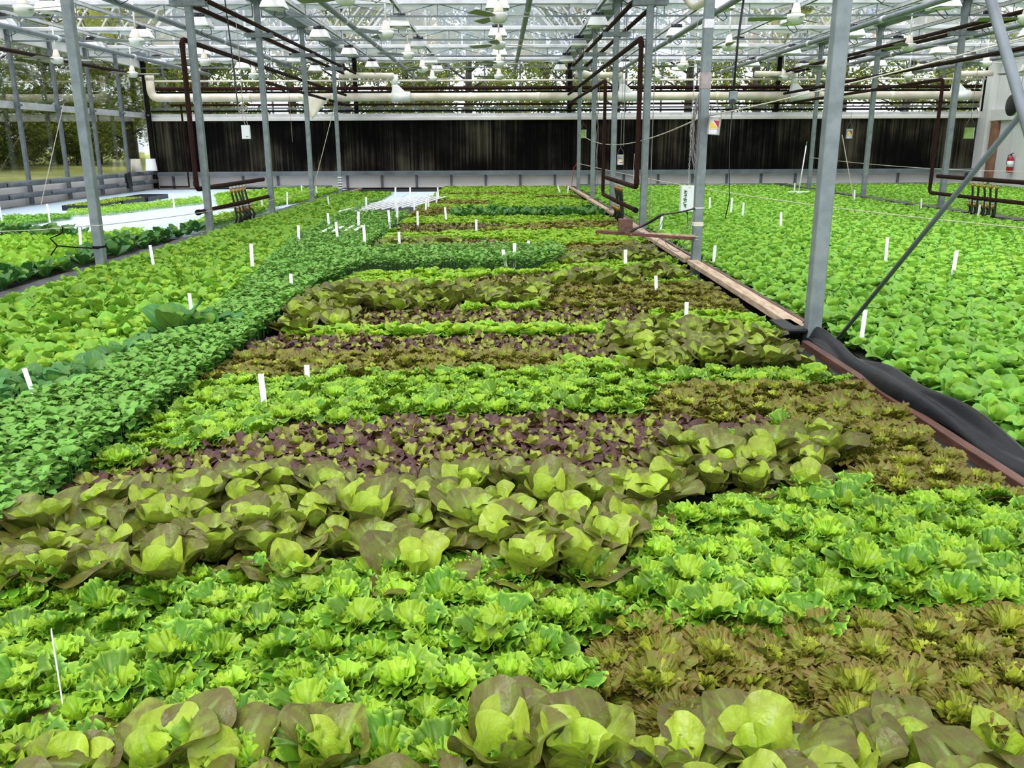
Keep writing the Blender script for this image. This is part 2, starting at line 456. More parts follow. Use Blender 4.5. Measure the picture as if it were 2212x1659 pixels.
# ------------------------------------------------------------------ structure
ROWS = [-10.8, -4.35, 2.15, 8.5, 15.05]          # lines of posts, across the house
Y_END = 27.74                                    # the cooling-pad wall
POSTS_Y = [5.78 + 3.66 * k for k in range(6)]
EAVE = 3.80
def structure(o, kind='structure'): o['kind'] = kind; return o
F_Z = -0.45
structure(MB().box((2.1, 13, F_Z - .05), (26.4, 30, .1)).build('floor', M['floor']))
g = MB(); nseg = 40
ys = [-10 + 90 * i / nseg for i in range(nseg + 1)]
xs = [-80, -45, -30, -24, -18, -13, -10.9]
zs = [1.6, .9, .55, .27, .0, -.25, -.4]
gv = [(x, y, z + .05 * sin(y * .7 + x)) for y in ys for x, z in zip(xs, zs)]
gf = [(i*7+k, i*7+k+1, (i+1)*7+k+1, (i+1)*7+k) for i in range(nseg) for k in range(6)]
g.add(gv, gf)
g.add([(-10.9, Y_END + .2, -.4), (60, Y_END + .2, -.4), (60, 80, .4), (-10.9, 80, .4)], [(0,1,2,3)])
structure(g.build('ground', M['grass'], smooth=True))

# pond beds, coloured near-black as the shade under the plants instead of pale rafts
for (a, b, y0) in ((-10.55, -4.62, 1.0), (-4.18, 2.03, .6), (2.28, 8.38, 1.0), (8.62, 14.8, 8.0)):
    structure(MB().box(((a + b) / 2, (y0 + 27.0) / 2, -.26), (b - a, 27.0 - y0, .38)).build('pond_floor', M['pond']))

# end wall: low wall, beams, panes
w = MB(); w.box((2.12, Y_END + .06, -.07), (25.9, .08, .74)); structure(w.build('wall_back', M['panel']))
t = MB()
for i in range(24):
    x = -10.2 + i * 1.085
    if min(abs(x - r) for r in ROWS[1:4]) > .25: t.box((x, Y_END - .01, .08), (.07, .06, .46))
structure(t.build('trim_1', M['galv_dark']))
structure(MB().box((2.12, Y_END - .1, .375), (25.8, .22, .13)).build('trim_2', M['beam'], bevel=.01))
structure(MB().box((2.12, Y_END - .02, 2.0), (25.8, .16, .10)).build('trim_3', M['panel'], bevel=.01))
structure(MB().box((2.12, Y_END + .02, 2.10), (25.8, .07, .11)).build('trim_4', M['alu']))
structure(MB().box((2.12, Y_END - .05, -.13), (25.8, .12, .12)).build('trim_5', M['black_iron']))
structure(MB().box((2.12, Y_END + .04, (2.16 + EAVE) / 2), (25.8, .012, EAVE - 2.16)).build('window_1', M['glass']))
t = MB()
for i in range(24):
    x = -10.2 + i * 1.085
    t.box((x, Y_END + .04, (2.16 + EAVE) / 2), (.05, .06, EAVE - 2.16))
for z in (2.32, 3.78): t.box((2.12, Y_END + .04, z), (25.8, .05, .05))
structure(t.build('trim_6', M['galv_dark']))

PROF = [(0, EAVE), (.42, 4.42), (.95, 5.02), (1.7, 5.58), (2.5, 5.92), (3.25, 6.05)]
def bay_profile(a, b):
    k = (b - a) / 6.5
    left = [(a + x * k, z) for x, z in PROF]
    return left + [(b - x * k, z) for x, z in PROF[::-1][1:]]
Y0 = -1.0
for bi in range(4):
    a, b = ROWS[bi], ROWS[bi + 1]
    pr = bay_profile(a, b)
    m = MB(); n = len(pr)
    m.add([(x, Y0, z) for x, z in pr] + [(x, Y_END, z) for x, z in pr], [(i, i + 1, n + i + 1, n + i) for i in range(n - 1)])
    structure(m.build('ceiling', M['roof_glass']))
    m = MB()
    y = Y0
    while y < Y_END + .1:
        for (x0, z0), (x1, z1) in zip(pr, pr[1:]): m.bar((x0, y, z0 + .02), (x1, y, z1 + .02), .04, .06, (0, 1, 0))
        y += 1.22
    for k in (3, 5, 7): m.bar((pr[k][0], Y0, pr[k][1] - .03), (pr[k][0], Y_END, pr[k][1] - .03), .06, .06)
    structure(m.build('trim_%d' % (7 + bi), M['alu']))
    gp = MB(); gp.add([(x, Y_END, z) for x, z in pr], [tuple(range(n))])
    structure(gp.build('window_%d' % (2 + bi), M['poly']))
    gm = MB()
    for i in range(1, 6):
        x = a + (b - a) * i / 6
        zt = np.interp(x, [p[0] for p in pr], [p[1] for p in pr])
        gm.box((x, Y_END - .05, (EAVE + zt) / 2), (.06, .05, zt - EAVE))
    for (x0, z0), (x1, z1) in zip(pr, pr[1:]): gm.bar((x0, Y_END - .05, z0), (x1, Y_END - .05, z1), .08, .08, (0, 1, 0))
    structure(gm.build('trim_%d' % (11 + bi), M['alu']))
# gutters along the post rows
for ri, x in enumerate(ROWS):
    m = MB()
    m.box((x, 13.4, EAVE - .02), (.34, 28.8, .10))
    for s in (-1, 1): m.box((x + s * .16, 13.4, EAVE + .05), (.03, 28.8, .12))
    structure(m.build('trim_%d' % (15 + ri), M['galv'], bevel=.01))

# left glass wall
structure(MB().box((-10.86, 13.4, .0), (.07, 28.8, .9)).build('wall_left', M['panel']))
structure(MB().box((-10.86, 13.4, (.45 + EAVE) / 2), (.012, 28.8, EAVE - .45)).build('window_6', M['glass']))
structure(MB().box((-10.80, 13.4, 2.12), (.06, 28.8, .15)).build('trim_20', M['alu']))
structure(MB().box((-10.80, 13.4, EAVE - .2), (.08, 28.8, .22)).build('trim_21', M['white']))
# right wall of white steel panels, with a lintel
m = MB(); m.box((15.14, 13.4, 1.8), (.1, 28.8, 4.6)); structure(m.build('wall_right', M['rwall']))
m = MB()
for i in range(24): m.box((15.08, 27.2 - i * 1.2, 1.6), (.015, .03, 4.0))
m.box((15.03, 24.9, 2.02), (.12, 5.0, .32))
structure(m.build('trim_22', M['rwall']))
structure(MB().box((15.0, 26.9, .8), (.14, .26, 2.1)).build('trim_23', M['rust']))
structure(MB().box((14.98, 27.45, 1.6), (.24, .5, 4.2)).build('trim_24', M['rwall']))

# bed edges: planks, liners
def strip(name, mat, x, y0, y1, w, z, wav=.0, thick=.05, rg=random.Random(4), n=60):
    m = MB(); v = []; f = []
    for i in range(n + 1):
        y = y0 + (y1 - y0) * i / n
        dz = wav * rg.uniform(-1, 1); dx = wav * rg.uniform(-1, 1)
        for (a, b) in ((-w/2, -thick), (-w/2, .0), (w/2, .0), (w/2, -thick)): v.append((x + a + dx, y, z + b + dz))
    for i in range(n):
        for k in range(3): f.append((i*4+k, (i+1)*4+k, (i+1)*4+k+1, i*4+k+1))
    f += [(0,1,2,3), tuple(n*4+k for k in (3,2,1,0))]
    return m.add(v, f)
def plank(x, y0, y1, label, mat='wood', w=.10, z=.0, th=.05, group=None, tilt=0.0):
    m = MB(); m.box((0, 0, 0), (w, y1 - y0 - .015, th))
    o = m.build('plank', M[mat], loc=(x, (y0 + y1) / 2, z - th / 2), bevel=.004)
    o.rotation_euler = (0, tilt, 0)
    return tag(o, label, 'plank', group)
for i, (a, b) in enumerate(((5.84, 9.38), (9.5, 13.04), (13.16, 16.70), (16.82, 20.36), (20.48, 24.02), (24.14, 26.9))):
    wh = ('beside the nearest post', 'between the second and third posts', 'between the third and fourth posts', 'between the fourth and fifth posts', 'between the fifth and sixth posts', 'at the end wall')[i]
    plank(2.10 - .02 * (i % 2), a, b, f'tan plank edging the right bed {wh}', w=.11, z=.02, group='planks along the right bed edge')
    plank(2.215, a, b, f'dark wet side board of the right bed {wh}', 'wood_dark', w=.04, z=.0, th=.09, group='dark side boards along the right bed')
plank(2.04, 1.9, 5.6, 'reddish plank under the crumpled black liner', 'wood_dark', w=.05, z=-.03)
for i, (a, b) in enumerate(((5.4, 9.38), (9.5, 13.04), (13.16, 16.70), (16.82, 20.36), (20.48, 24.02), (24.14, 26.9))):
    wh = ('at the left picture edge', 'beyond the nearest left post', 'beyond the second left post', 'beyond the third left post', 'beyond the fourth left post', 'at the end wall')[i]
    plank(-4.235, a, b, f'pale plank along the left bed edge {wh}', w=.07, z=-.03, group='planks along the left bed edge')
m = strip('pond_liner', M['liner_grey'], -4.42, 5.2, 27.0, .27, -.035, .008, .04, n=120)
tag(m.build('pond_liner', M['liner_grey'], smooth=False), 'dark grey liner strip lapped over the left bed edge between the posts', 'pond liner')
m = strip('pond_liner', M['liner_grey'], 8.5, 9.0, 27.0, .26, .03, .012, .05, n=100)
tag(m.build('pond_liner', M['liner_grey']), 'grey liner strip between the two right-hand beds', 'pond liner')
# crumpled liner draped over the near right edge
m = MB(); v = []; f = []; n = 90; K = 16; rgl = random.Random(8)
ph = [rgl.uniform(0, 6.28) for _ in range(6)]
for i in range(n + 1):
    y = 2.2 + 3.75 * i / n
    wv = .5 + .5 * sin(y * 3.1 + ph[0]); wv2 = sin(y * 7.3 + ph[1])
    rid = .035 + .030 * wv * (1 if y < 5.2 else .3) + .008 * wv2
    for k in range(K + 1):
        t = k / K
        xx = 2.06 + .17 * t + .025 * sin(y * 2.3 + ph[2]) + .015 * sin(y * 5.9 + ph[3] + t * 2)
        fold = abs(sin(pi * (t * 2.2 + .35 * sin(y * 1.9 + ph[4]) + .18 * sin(y * 5.3 + ph[5]))))
        zz = -.075 + rid * (1.3 * sin(pi * min(max(t, 0), 1)) ** .8) + .045 * fold * (.4 + .6 * wv) + .04 * (1 - abs(t - .45) * 2)
        v.append((xx, y, zz))
for i in range(n):
    for k in range(K): f.append((i*(K+1)+k, i*(K+1)+k+1, (i+1)*(K+1)+k+1, (i+1)*(K+1)+k))
m.add(v, f)
o = m.build('pond_liner', M['liner'], smooth=True)
sm = o.modifiers.new('thickness', 'SOLIDIFY'); sm.thickness = .004
ss = o.modifiers.new('smooth', 'SUBSURF'); ss.levels = ss.render_levels = 1
tag(o, 'crumpled shiny black liner draped along the near right bed edge', 'pond liner')
m = MB().box((2.02, 5.9, .005), (.16, .36, .03)); tag(m.build('liner_scrap', M['liner'], bevel=.01), 'black liner flap tucked in front of the nearest right post', 'liner scrap')

# cooling pads, one per bay
for i, (a, b) in enumerate(zip(ROWS, ROWS[1:])):
    a += .10 if i == 0 else .004; b -= .12 if i == 3 else .004
    m = MB().box(((a + b) / 2, Y_END + .0, (.43 + 1.96) / 2), (b - a, .1, 1.53))
    tag(m.build('cooling_pad', M['pad']), ('black evaporative cooling pad left of the left posts', 'streaked black cooling pad across the centre bay', 'streaked black cooling pad right of the right post row', 'black cooling pad at the far right by the white wall')[i],
        'cooling pad', 'black cooling pads on the end wall')

# ------------------------------------------------------------------ posts
def make_post(top=EAVE - .07, w=.098, bot=-.35, brackets=(3.16,)):
    c = .012; h = w / 2
    pts = []
    for cx_, cy_, a0 in ((h-c, h-c, 0), (-h+c, h-c, pi/2), (-h+c, -h+c, pi), (h-c, -h+c, 1.5*pi)):
        for k in range(4): pts.append((cx_ + c*cos(a0 + k*pi/6), cy_ + c*sin(a0 + k*pi/6)))
    n = len(pts); m = MB()
    m.add([(x, y, bot) for x, y in pts] + [(x, y, top) for x, y in pts], [(k, (k+1) % n, n + (k+1) % n, n + k) for k in range(n)] + [tuple(range(n))[::-1], tuple(n+k for k in range(n))])
    return m
ROWLAB = {-4.35: 'left post row', 2.15: 'right post row', 8.5: 'far right post row'}
base_post = None
for X, ys_ in ((2.15, POSTS_Y), (-4.35, POSTS_Y[1:]), (8.5, POSTS_Y[3:])):
    for i, y in enumerate(ys_):
        lab = f"galvanised square post, {nth(i + 1)} from the front in the {ROWLAB[X]}"
        if base_post is None:
            base_post = empty('steel_post', (X, y, 0), lab, 'post', 'galvanised posts')
            make_post().build('shaft', M['galv'], base_post)
            br = MB()
            for s in (-1, 1):
                br.box((0, s * .055, 3.16), (.50, .008, .075))
            br.build('pipe_bracket', M['galv'], base_post, bevel=.003)
            for s in (-.2, .2):
                MB().lathe([(0, -.008), (.014, -.008), (.014, 0), (0, 0)], (s * .35, -.06, 3.16), 8, 'y').build('bolt', M['galv'], base_post)
            MB().box((0, 0, 3.74), (.2, .14, .05)).build('cap_plate', M['galv'], base_post)
        else:
            dup(base_post, (X, y, 0), lab, group='galvanised posts')
wp = None
for i in range(8):
    y = 27.55 - 1.83 * i
    lab = f"slim galvanised wall post, {nth(i + 1)} from the end wall along the left glass"
    if wp is None:
        wp = empty('wall_post', (-10.72, y, 0), lab, 'post', 'posts of the left glass wall')
        make_post(EAVE - .07, .085, -.4).build('shaft', M['galv_dark'], wp)
        MB().box((.05, 0, 2.12), (.06, .12, .05)).build('rail_clip', M['galv_dark'], wp)
    else: dup(wp, (-10.72, y, 0), lab)
# dark stanchions on the end wall at the row ends
for i, X in enumerate(ROWS):
    m = MB(); m.box((0, 0, 1.6 if i == 0 else 2.95), (.12, .1, 4.3 if i == 0 else 1.6))
    tag(m.build('wall_post', M['black_iron'], loc=(X + (.12 if i == 0 else (-.14 if i == 4 else 0)), Y_END - .2, 0)), ('dark post in the left corner of the end wall', 'dark end-wall post behind the left post row', 'dark end-wall post behind the right post row', 'dark end-wall post behind the far right row', 'dark post in the right corner of the end wall')[i], 'post')

# ------------------------------------------------------------------ roof trusses with their folded shade curtains
TR_Y = [13.1, 16.76, 20.42, 24.08, 27.5]
TRLAB = ['nearest', 'second', 'third', 'fourth', 'farthest']
BAYLAB = ['leftmost bay', 'centre bay', 'bay right of centre', 'rightmost bay']
tp = {}
for ti, y in enumerate(TR_Y):
    for bi in range(4):
        a, b = ROWS[bi] + .08, ROWS[bi + 1] - .08
        lab = f"white-topped roof truss, {TRLAB[ti]} of those over the {BAYLAB[bi]}"
        if bi in tp:
            dup(tp[bi], (0, y, 0), lab); continue
        t = empty('roof_truss', (0, y, 0), lab, 'truss', 'roof trusses'); tp[bi] = t
        MB().box(((a + b) / 2, 0, 3.71), (b - a, .09, .085)).build('top_chord', M['alu'], t, bevel=.012)
        MB().box(((a + b) / 2, 0, 3.47), (b - a, .035, .03)).build('bottom_chord', M['beam'], t)
        wb = MB(); n = 8; st = (b - a) / n
        for k in range(n + 1): wb.tube([(a + k*st, 0, 3.47), (a + k*st, 0, 3.68)], .009, 6)
        for k in range(n):
            z0, z1 = (3.48, 3.68) if k % 2 else (3.68, 3.48)
            wb.tube([(a + k*st, 0, z0), (a + (k+1)*st, 0, z1)], .007, 6)
        wb.build('web', M['galv_dark'], t)
        cb = MB(); rgc = random.Random(bi); v = []; f = []; n = 64; K = 6
        for i in range(n + 1):
            x = a + (b - a) * i / n
            dp = .035 + .05 * (.5 + .5 * sin(x * 3.7 + bi)) * rgc.uniform(.6, 1.2)
            for k in range(K + 1):
                tt = k / K
                v.append((x, .05 + .10 * tt - .05 + .015 * rgc.uniform(-1, 1), 3.675 - dp * sin(pi * tt) - .01 * rgc.random()))
        for i in range(n):
            for k in range(K): f.append((i*(K+1)+k, i*(K+1)+k+1, (i+1)*(K+1)+k+1, (i+1)*(K+1)+k))
        cb.add(v, f).build('folded_curtain', M['curtain'], t, smooth=True)

# ------------------------------------------------------------------ long pipes under the roof
def long_pipe(name, x, z, y0, y1, r, mat, label, cat, group=None, couple=None, z1=None):
    o = empty(name, (x, y0, z), label, cat, group)
    L = y1 - y0; dz = 0 if z1 is None else z1 - z
    MB().tube([(0, 0, 0), (0, L, dz)], r, 14).build('pipe', M[mat], o, smooth=True)
    if couple:
        y = couple
        while y < L:
            MB().tube([(0, y - .06, 0), (0, y + .06, 0)], r * 1.22, 14).build('coupling', M['alu'], o, smooth=True); y += 3.66
        for k in range(5):
            yy = TR_Y[k] - y0
            if 0 < yy < L: MB().tube([(0, yy, r * .8), (0, yy, 3.45 - z)], .006, 6).build('hanger', M['galv_dark'], o)
    return o
GX = [-8.66, -5.6, -2.6, .456, 3.5, 6.57, 9.45, 12.6]
for i, x in enumerate(GX):
    long_pipe('heating_pipe', x, 3.27, 5.0, 27.3, .047, 'grey_pipe', f"grey galvanised roof pipe with collars, {nth(i + 1)} from the left glass wall", 'pipe', 'grey roof pipes', couple=2.2 + (i % 3) * .6)
for X, nm in ((-4.35, 'left'), (2.15, 'right'), (8.5, 'far right')):
    for s, sd in ((-1, 'left'), (1, 'right')):
        long_pipe('heating_main', X + s * .175, 3.235, 4.0, 26.9, .036, 'iron', f"brown iron pipe high on the {sd} side of the {nm} post row", 'pipe', 'brown iron pipes along the posts')
long_pipe('heating_main', -10.42, 3.2, 9.0, 26.6, .04, 'iron', 'brown iron pipe high along the left glass wall', 'pipe')
# lamp rails
for k in range(-5, 8):
    x = 1.8 * k
    m = MB(); m.box((0, 9.9, .03), (.06, 19.8, .012))
    for s in (-1, 1): m.box((s * .027, 9.9, 0), (.006, 19.8, .06))
    tag(m.build('lamp_rail', M['alu'], loc=(x, 7.5, 3.60)), f"thin aluminium lamp rail under the roof, {nth(k + 6)} from the left glass wall", 'rail', 'lamp rails')

# ------------------------------------------------------------------ grow lamps
def make_lamp(loc, label):
    t = empty('grow_lamp', loc, label, 'grow lamp', 'grow lamps under the roof')
    h = MB()
    h.add([(x * sx, y * sy, z) for z, sx, sy in ((-.09, .19, .17), (-.07, .188, .168), (.055, .135, .12), (.065, .12, .105)) for x, y in ((-1,-1),(1,-1),(1,1),(-1,1))],
          [(i*4+k, i*4+(k+1) % 4, (i+1)*4+(k+1) % 4, (i+1)*4+k) for i in range(3) for k in range(4)] + [(12,13,14,15)])
    h.build('reflector', M['white'], t, bevel=.006)
    MB().lathe([(.155, -.088), (.15, -.105), (.09, -.118), (0, -.12)], (0, 0, 0), 18).build('lens', M['fan'], t, smooth=True)
    b = MB().box((0, .30, -.02), (.16, .30, .13))
    for k in range(4): b.box((.085 * (1 if k % 2 else -1), .30, -.06 + .03 * k), (.01, .28, .012))
    b.build('ballast', M['alu'], t, bevel=.008)
    c = MB()
    for s in (-.055, .055): c.tube([(s - .05, -.05, .09), (s + .05, -.05, .09)], .048, 10)
    c.build('socket_cap', M['black'], t, smooth=True)
    MB().tube([(.1, .2, -.08), (.14, .12, -.19), (.06, .05, -.25), (-.03, .06, -.19), (-.05, .2, -.09)], .007, 6).build('cable', M['black'], t, smooth=True)
    MB().box((0, .1, .12), (.04, .02, .16)).build('hanger', M['alu'], t)
    return t
lp = None
for k in range(-5, 8):
    ys_ = (11.3, 14.95, 18.6, 22.3, 25.9) if k % 2 == 0 else (13.2, 16.9, 20.6, 24.25, 27.0)
    for i, y in enumerate(ys_):
        a, b, d = project(1.8 * k, y, 3.4)
        if not (-60 < a < 2270 and b > -40): continue
        side = 'on the rail over mid-house' if k == 0 else (f"on the {nth(-k)} rail left of mid-house" if k < 0 else f"on the {nth(k)} rail right of mid-house")
        lab = f"white grow lamp {side}, {nth(5 - i)} from the end wall"
        if lp is None: lp = make_lamp((1.8 * k, y, 3.42), lab)
        else: dup(lp, (1.8 * k + random.uniform(-.03, .03), y + random.uniform(-.08, .08), 3.42 + random.uniform(-.02, .02)), lab, rz=random.uniform(-.08, .08))

# ------------------------------------------------------------------ ceiling fans
def make_fan(loc, label, rz):
    t = empty('ceiling_fan', loc, label, 'ceiling fan', 'white ceiling fans', rz)
    MB().tube([(0, 0, .16), (0, 0, .72)], .014, 10).build('downrod', M['fan'], t, smooth=True)
    MB().lathe([(.03, .23), (.045, .22), (.075, .10), (.078, .085), (0, .085)], (0, 0, 0), 20).build('canopy_cone', M['fan_cream'], t, smooth=True)
    MB().lathe([(.07, .085), (.13, .07), (.135, .03), (.125, -.02), (.08, -.06), (0, -.068)], (0, 0, 0), 24).build('motor_housing', M['fan'], t, smooth=True)
    for k in range(3):
        a = 2 * pi * k / 3
        rot = Matrix.Rotation(a, 3, 'Z'); tilt = Matrix.Rotation(radians(12), 3, 'X')
        b = MB(); v = []
        for x, w_ in ((.10, .025), (.19, .055), (.30, .075), (.66, .085), (.69, .07)):
            for s in (-1, 1):
                q = rot @ (Vector((x, 0, .02)) + tilt @ Vector((0, s * w_, 0))); v.append(q)
        f = [(2*i, 2*i+1, 2*i+3, 2*i+2) for i in range(4)]
        o = b.add(v, f).build('blade', M['blade'], t)
        sd = o.modifiers.new('thickness', 'SOLIDIFY'); sd.thickness = .008
    return t
FANS = [(-6.5, 12.8), (-6.5, 16.6), (-6.6, 20.6), (-6.6, 24.6), (-1.95, 11.9), (-1.9, 15.6), (-1.9, 19.2), (-1.9, 22.7), (-1.9, 26.0), (0, 13.6), (0, 17.3), (0, 21.3), (0, 25.3),
        (4.45, 13.8), (4.45, 17.7), (4.45, 22.0), (4.45, 25.6), (8.0, 13.9), (8.0, 17.8), (8.1, 22.4), (8.2, 26.1), (11.6, 17.6), (11.6, 21.6), (11.6, 25.6), (14.2, 24.5), (-9.6, 20.0), (-9.6, 24.0)]
FC = {}
for x, y in FANS: FC.setdefault(round(x), []).append(y)
cols_ = sorted(FC)
fp = None
FCLAB = {-10: 'by the left glass wall', -7: 'in the leftmost bay', -6: 'in the leftmost bay', -2: 'in the left half of the centre bay', 0: 'over mid-house', 4: 'left of the far right posts', 8: 'at the far right posts', 12: 'in the rightmost bay', 14: 'by the right wall'}
cnt = {}
for x, y in sorted(FANS, key=lambda p: p[1]):
    key = FCLAB[round(x)]; cnt[key] = cnt.get(key, 0) + 1
    lab = f"white three-blade ceiling fan {key}, {nth(cnt[key])} from the front"
    rz = random.uniform(0, 2.1)
    if fp is None: fp = make_fan((x, y, 3.02), lab, rz)
    else: dup(fp, (x, y, 3.02), lab, rz)

# ------------------------------------------------------------------ pipe manifolds by the posts
def manifold(X, XR, where, back=26.3, nh=5):
    s = empty('supply_pipe', (X, 12.98, 0), f"brown iron supply pipe dropping to a low level {where}", 'pipe', 'supply pipes with drops')
    MB().tube(elbowed([(0, back - 12.98, 2.62), (0, 0, 2.68), (0, 0, .62), (0, 3.68, .62)], .10), .036, 12).build('pipe', M['iron'], s, smooth=True)
    for z in (2.60, .70): MB().lathe([(.0, -.035), (.043, -.035), (.043, .035), (0, .035)], (0, 0, z), 12).build('elbow_collar', M['iron'], s)
    MB().tube([(0, .3, .63), (0, .33, .9), (0.0, .3, 1.1)], .004, 5).build('hanger_chain', M['tin'], s)
    r = empty('return_pipe', (XR, 16.95, 0), f"brown iron return pipe near the floor {where}", 'pipe', 'return pipes with drops')
    MB().tube(elbowed([(0, back - 16.95, 2.34), (0, 0, 2.38), (0, 0, .30), (0, -4.1, .30)], .10), .033, 12).build('pipe', M['iron'], r, smooth=True)
    MB().tube([(0, -4.1, .30), (0, -4.18, .30)], .042, 10).build('end_cap', M['black_iron'], r)
    for lvl, x0, zt in (('upper', X, .60), ('lower', XR, .275)):
        for k in range(nh):
            y = 14.62 + k * .19 + (.09 if lvl == 'lower' else 0)
            h = empty('hose', (x0, y, 0), f"black hose, {nth(k + 1)} from the front on the {lvl} pipe {where}", 'hose', f"black hoses {where}")
            b_ = .03 + .012 * ((k * 7) % 3)
            MB().tube([(0, 0, zt), (.004, 0, zt - .1), (b_, .02, zt * .5), (b_ + .02, .03, .08), (.02, .02, -.05)], .019, 8).build('tube', M['black'], h, smooth=True)
            MB().tube([(0, 0, zt - .015), (0.002, 0, zt - .05)], .025, 10).build('clamp', M['tin'], h)
            MB().tube([(.003, 0, zt - .06), (.008, .002, zt - .13)], .024, 10).build('valve', M['brass'], h, smooth=True)
            MB().box((.03, -.02, zt - .1), (.012, .05, .012)).build('valve_lever', M['brass'], h)
manifold(2.02, 1.99, 'by the right posts')
manifold(-4.45, -4.40, 'by the left posts')
manifold(8.32, 8.34, 'by the far right posts')

# ------------------------------------------------------------------ end-wall ducts and pipes
def rail_pipe(name, z, y, r, mat, label, x0=-10.5, x1=14.6, cat='pipe', group=None):
    o = MB().tube([(x0, y, z), (x1, y, z)], r, 12).build(name, M[mat], smooth=True)
    return tag(o, label, cat, group)
rail_pipe('wall_pipe', 2.86, 27.25, .052, 'iron', 'thick brown pipe above the big cream duct on the end wall')
rail_pipe('wall_pipe', 2.755, 27.3, .03, 'black_iron', 'thin dark pipe just above the big cream duct')
rail_pipe('wall_pipe', 2.40, 27.3, .032, 'iron', 'thin brown pipe just under the big cream duct', -9.9)
rail_pipe('wall_pipe', 2.22, 27.35, .030, 'black_iron', 'lowest dark pipe over the cooling pad top')
rail_pipe('water_pipe', 3.04, 26.7, .027, 'cream', 'thin white water pipe across the house above the duct', -10.2, 14.4)
d = empty('air_duct', (0, 26.7, 2.58), 'big cream plastic duct across the end wall', 'duct')
MB().tube(elbowed([(-10.2, 0, .55), (-10.2, 0, .0), (14.3, 0, 0)], .22), .118, 18).build('duct', M['cream'], d, smooth=True)
MB().tube([(-10.2, 0, .5), (-10.2, 0, .62)], .13, 18).build('elbow_collar', M['cream'], d, smooth=True)
for x in (-7.4, -4.9, -.9, 1.1, 4.0, 6.4, 9.5, 11.6):
    MB().tube([(x, 0, 0), (x + .12, 0, 0)], .124, 18).build('joint_ring', M['cream'], d, smooth=True)
for x in (-8, -5.8, -1.3, .26, 1.74, 4.6, 7.3, 10.4):
    MB().tube([(x, 0, .10), (x, 0, .26)], .018, 8).build('hanger', M['black_iron'], d)
def tee(x, label, top):
    t = empty('duct_tee', (x, 26.65, 2.58), label, 'duct')
    MB().tube([(-.20, 0, 0), (.34, 0, 0)], .155, 18).build('sleeve', M['white'], t, smooth=True)
    m = MB()
    m.add([(-.20, -.13, .02), (.34, -.13, .02), (.34, .13, .02), (-.20, .13, .02), (-.17, -.10, .34), (-.02, -.10, .34), (-.02, .10, .34), (-.17, .10, .34)],
          [(0,1,5,4), (1,2,6,5), (2,3,7,6), (3,0,4,7), (4,5,6,7)])
    m.build('sweep', M['white'], t, bevel=.03, seg=3)
    MB().tube([(-.10, 0, .3), (-.10, 0, .62)], .095, 16).build('riser', M['white'], t, smooth=True)
    if top:
        MB().tube([(-.12, -.05, .58), (top, -.1, .60)], .085, 16).build('branch', M['cream'], t, smooth=True)
    return t
tee(-2.95, 'white swept tee on the duct left of mid-house with cream branch', -1.7)
tee(3.72, 'white swept tee on the duct right of the right post row', -1.5)
tee(8.8, 'white swept tee on the duct near the far right posts', -1.3)
tee(13.6, 'white swept tee at the right end of the duct', .9)
for i, z in enumerate((.44, .18, -.09)):
    o = empty('insulated_pipe', (-10.58, 8, z), f"grey foam-wrapped heating pipe along the left wall, {('topmost', 'middle', 'lowest')[i]} of the three", 'pipe', 'foam-wrapped pipes on the left wall')
    for k in range(11):
        y0 = k * 1.83 + .05; y1 = min(y0 + 1.75, 19.3)
        if y1 - y0 > .2: MB().tube([(0, y0, 0), (0, y1, 0)], .062, 12).build('foam_sleeve', M['galv_dark'], o, smooth=True)
    MB().tube([(0, 0, 0), (0, 19.4, 0)], .04, 10).build('pipe', M['black_iron'], o)
tag(MB().tube([(-10.5, 27.35, -.0), (-9.6, 27.35, .0), (-9.6, 27.35, 2.45)], .03, 10).build('riser_pipe', M['iron']), 'thin brown riser pipe at the left corner of the end wall', 'pipe')
for i, (x0, x1) in enumerate(((-8.9, -5.2), (2.5, 5.2), (5.25, 9.0), (9.4, 13.4))):
    rail_pipe('insulated_pipe', -.02, 27.4, .045, 'galv_dark', f"dark foam-wrapped pipe low on the end wall, {nth(i + 1)} length from the left", x0, x1)

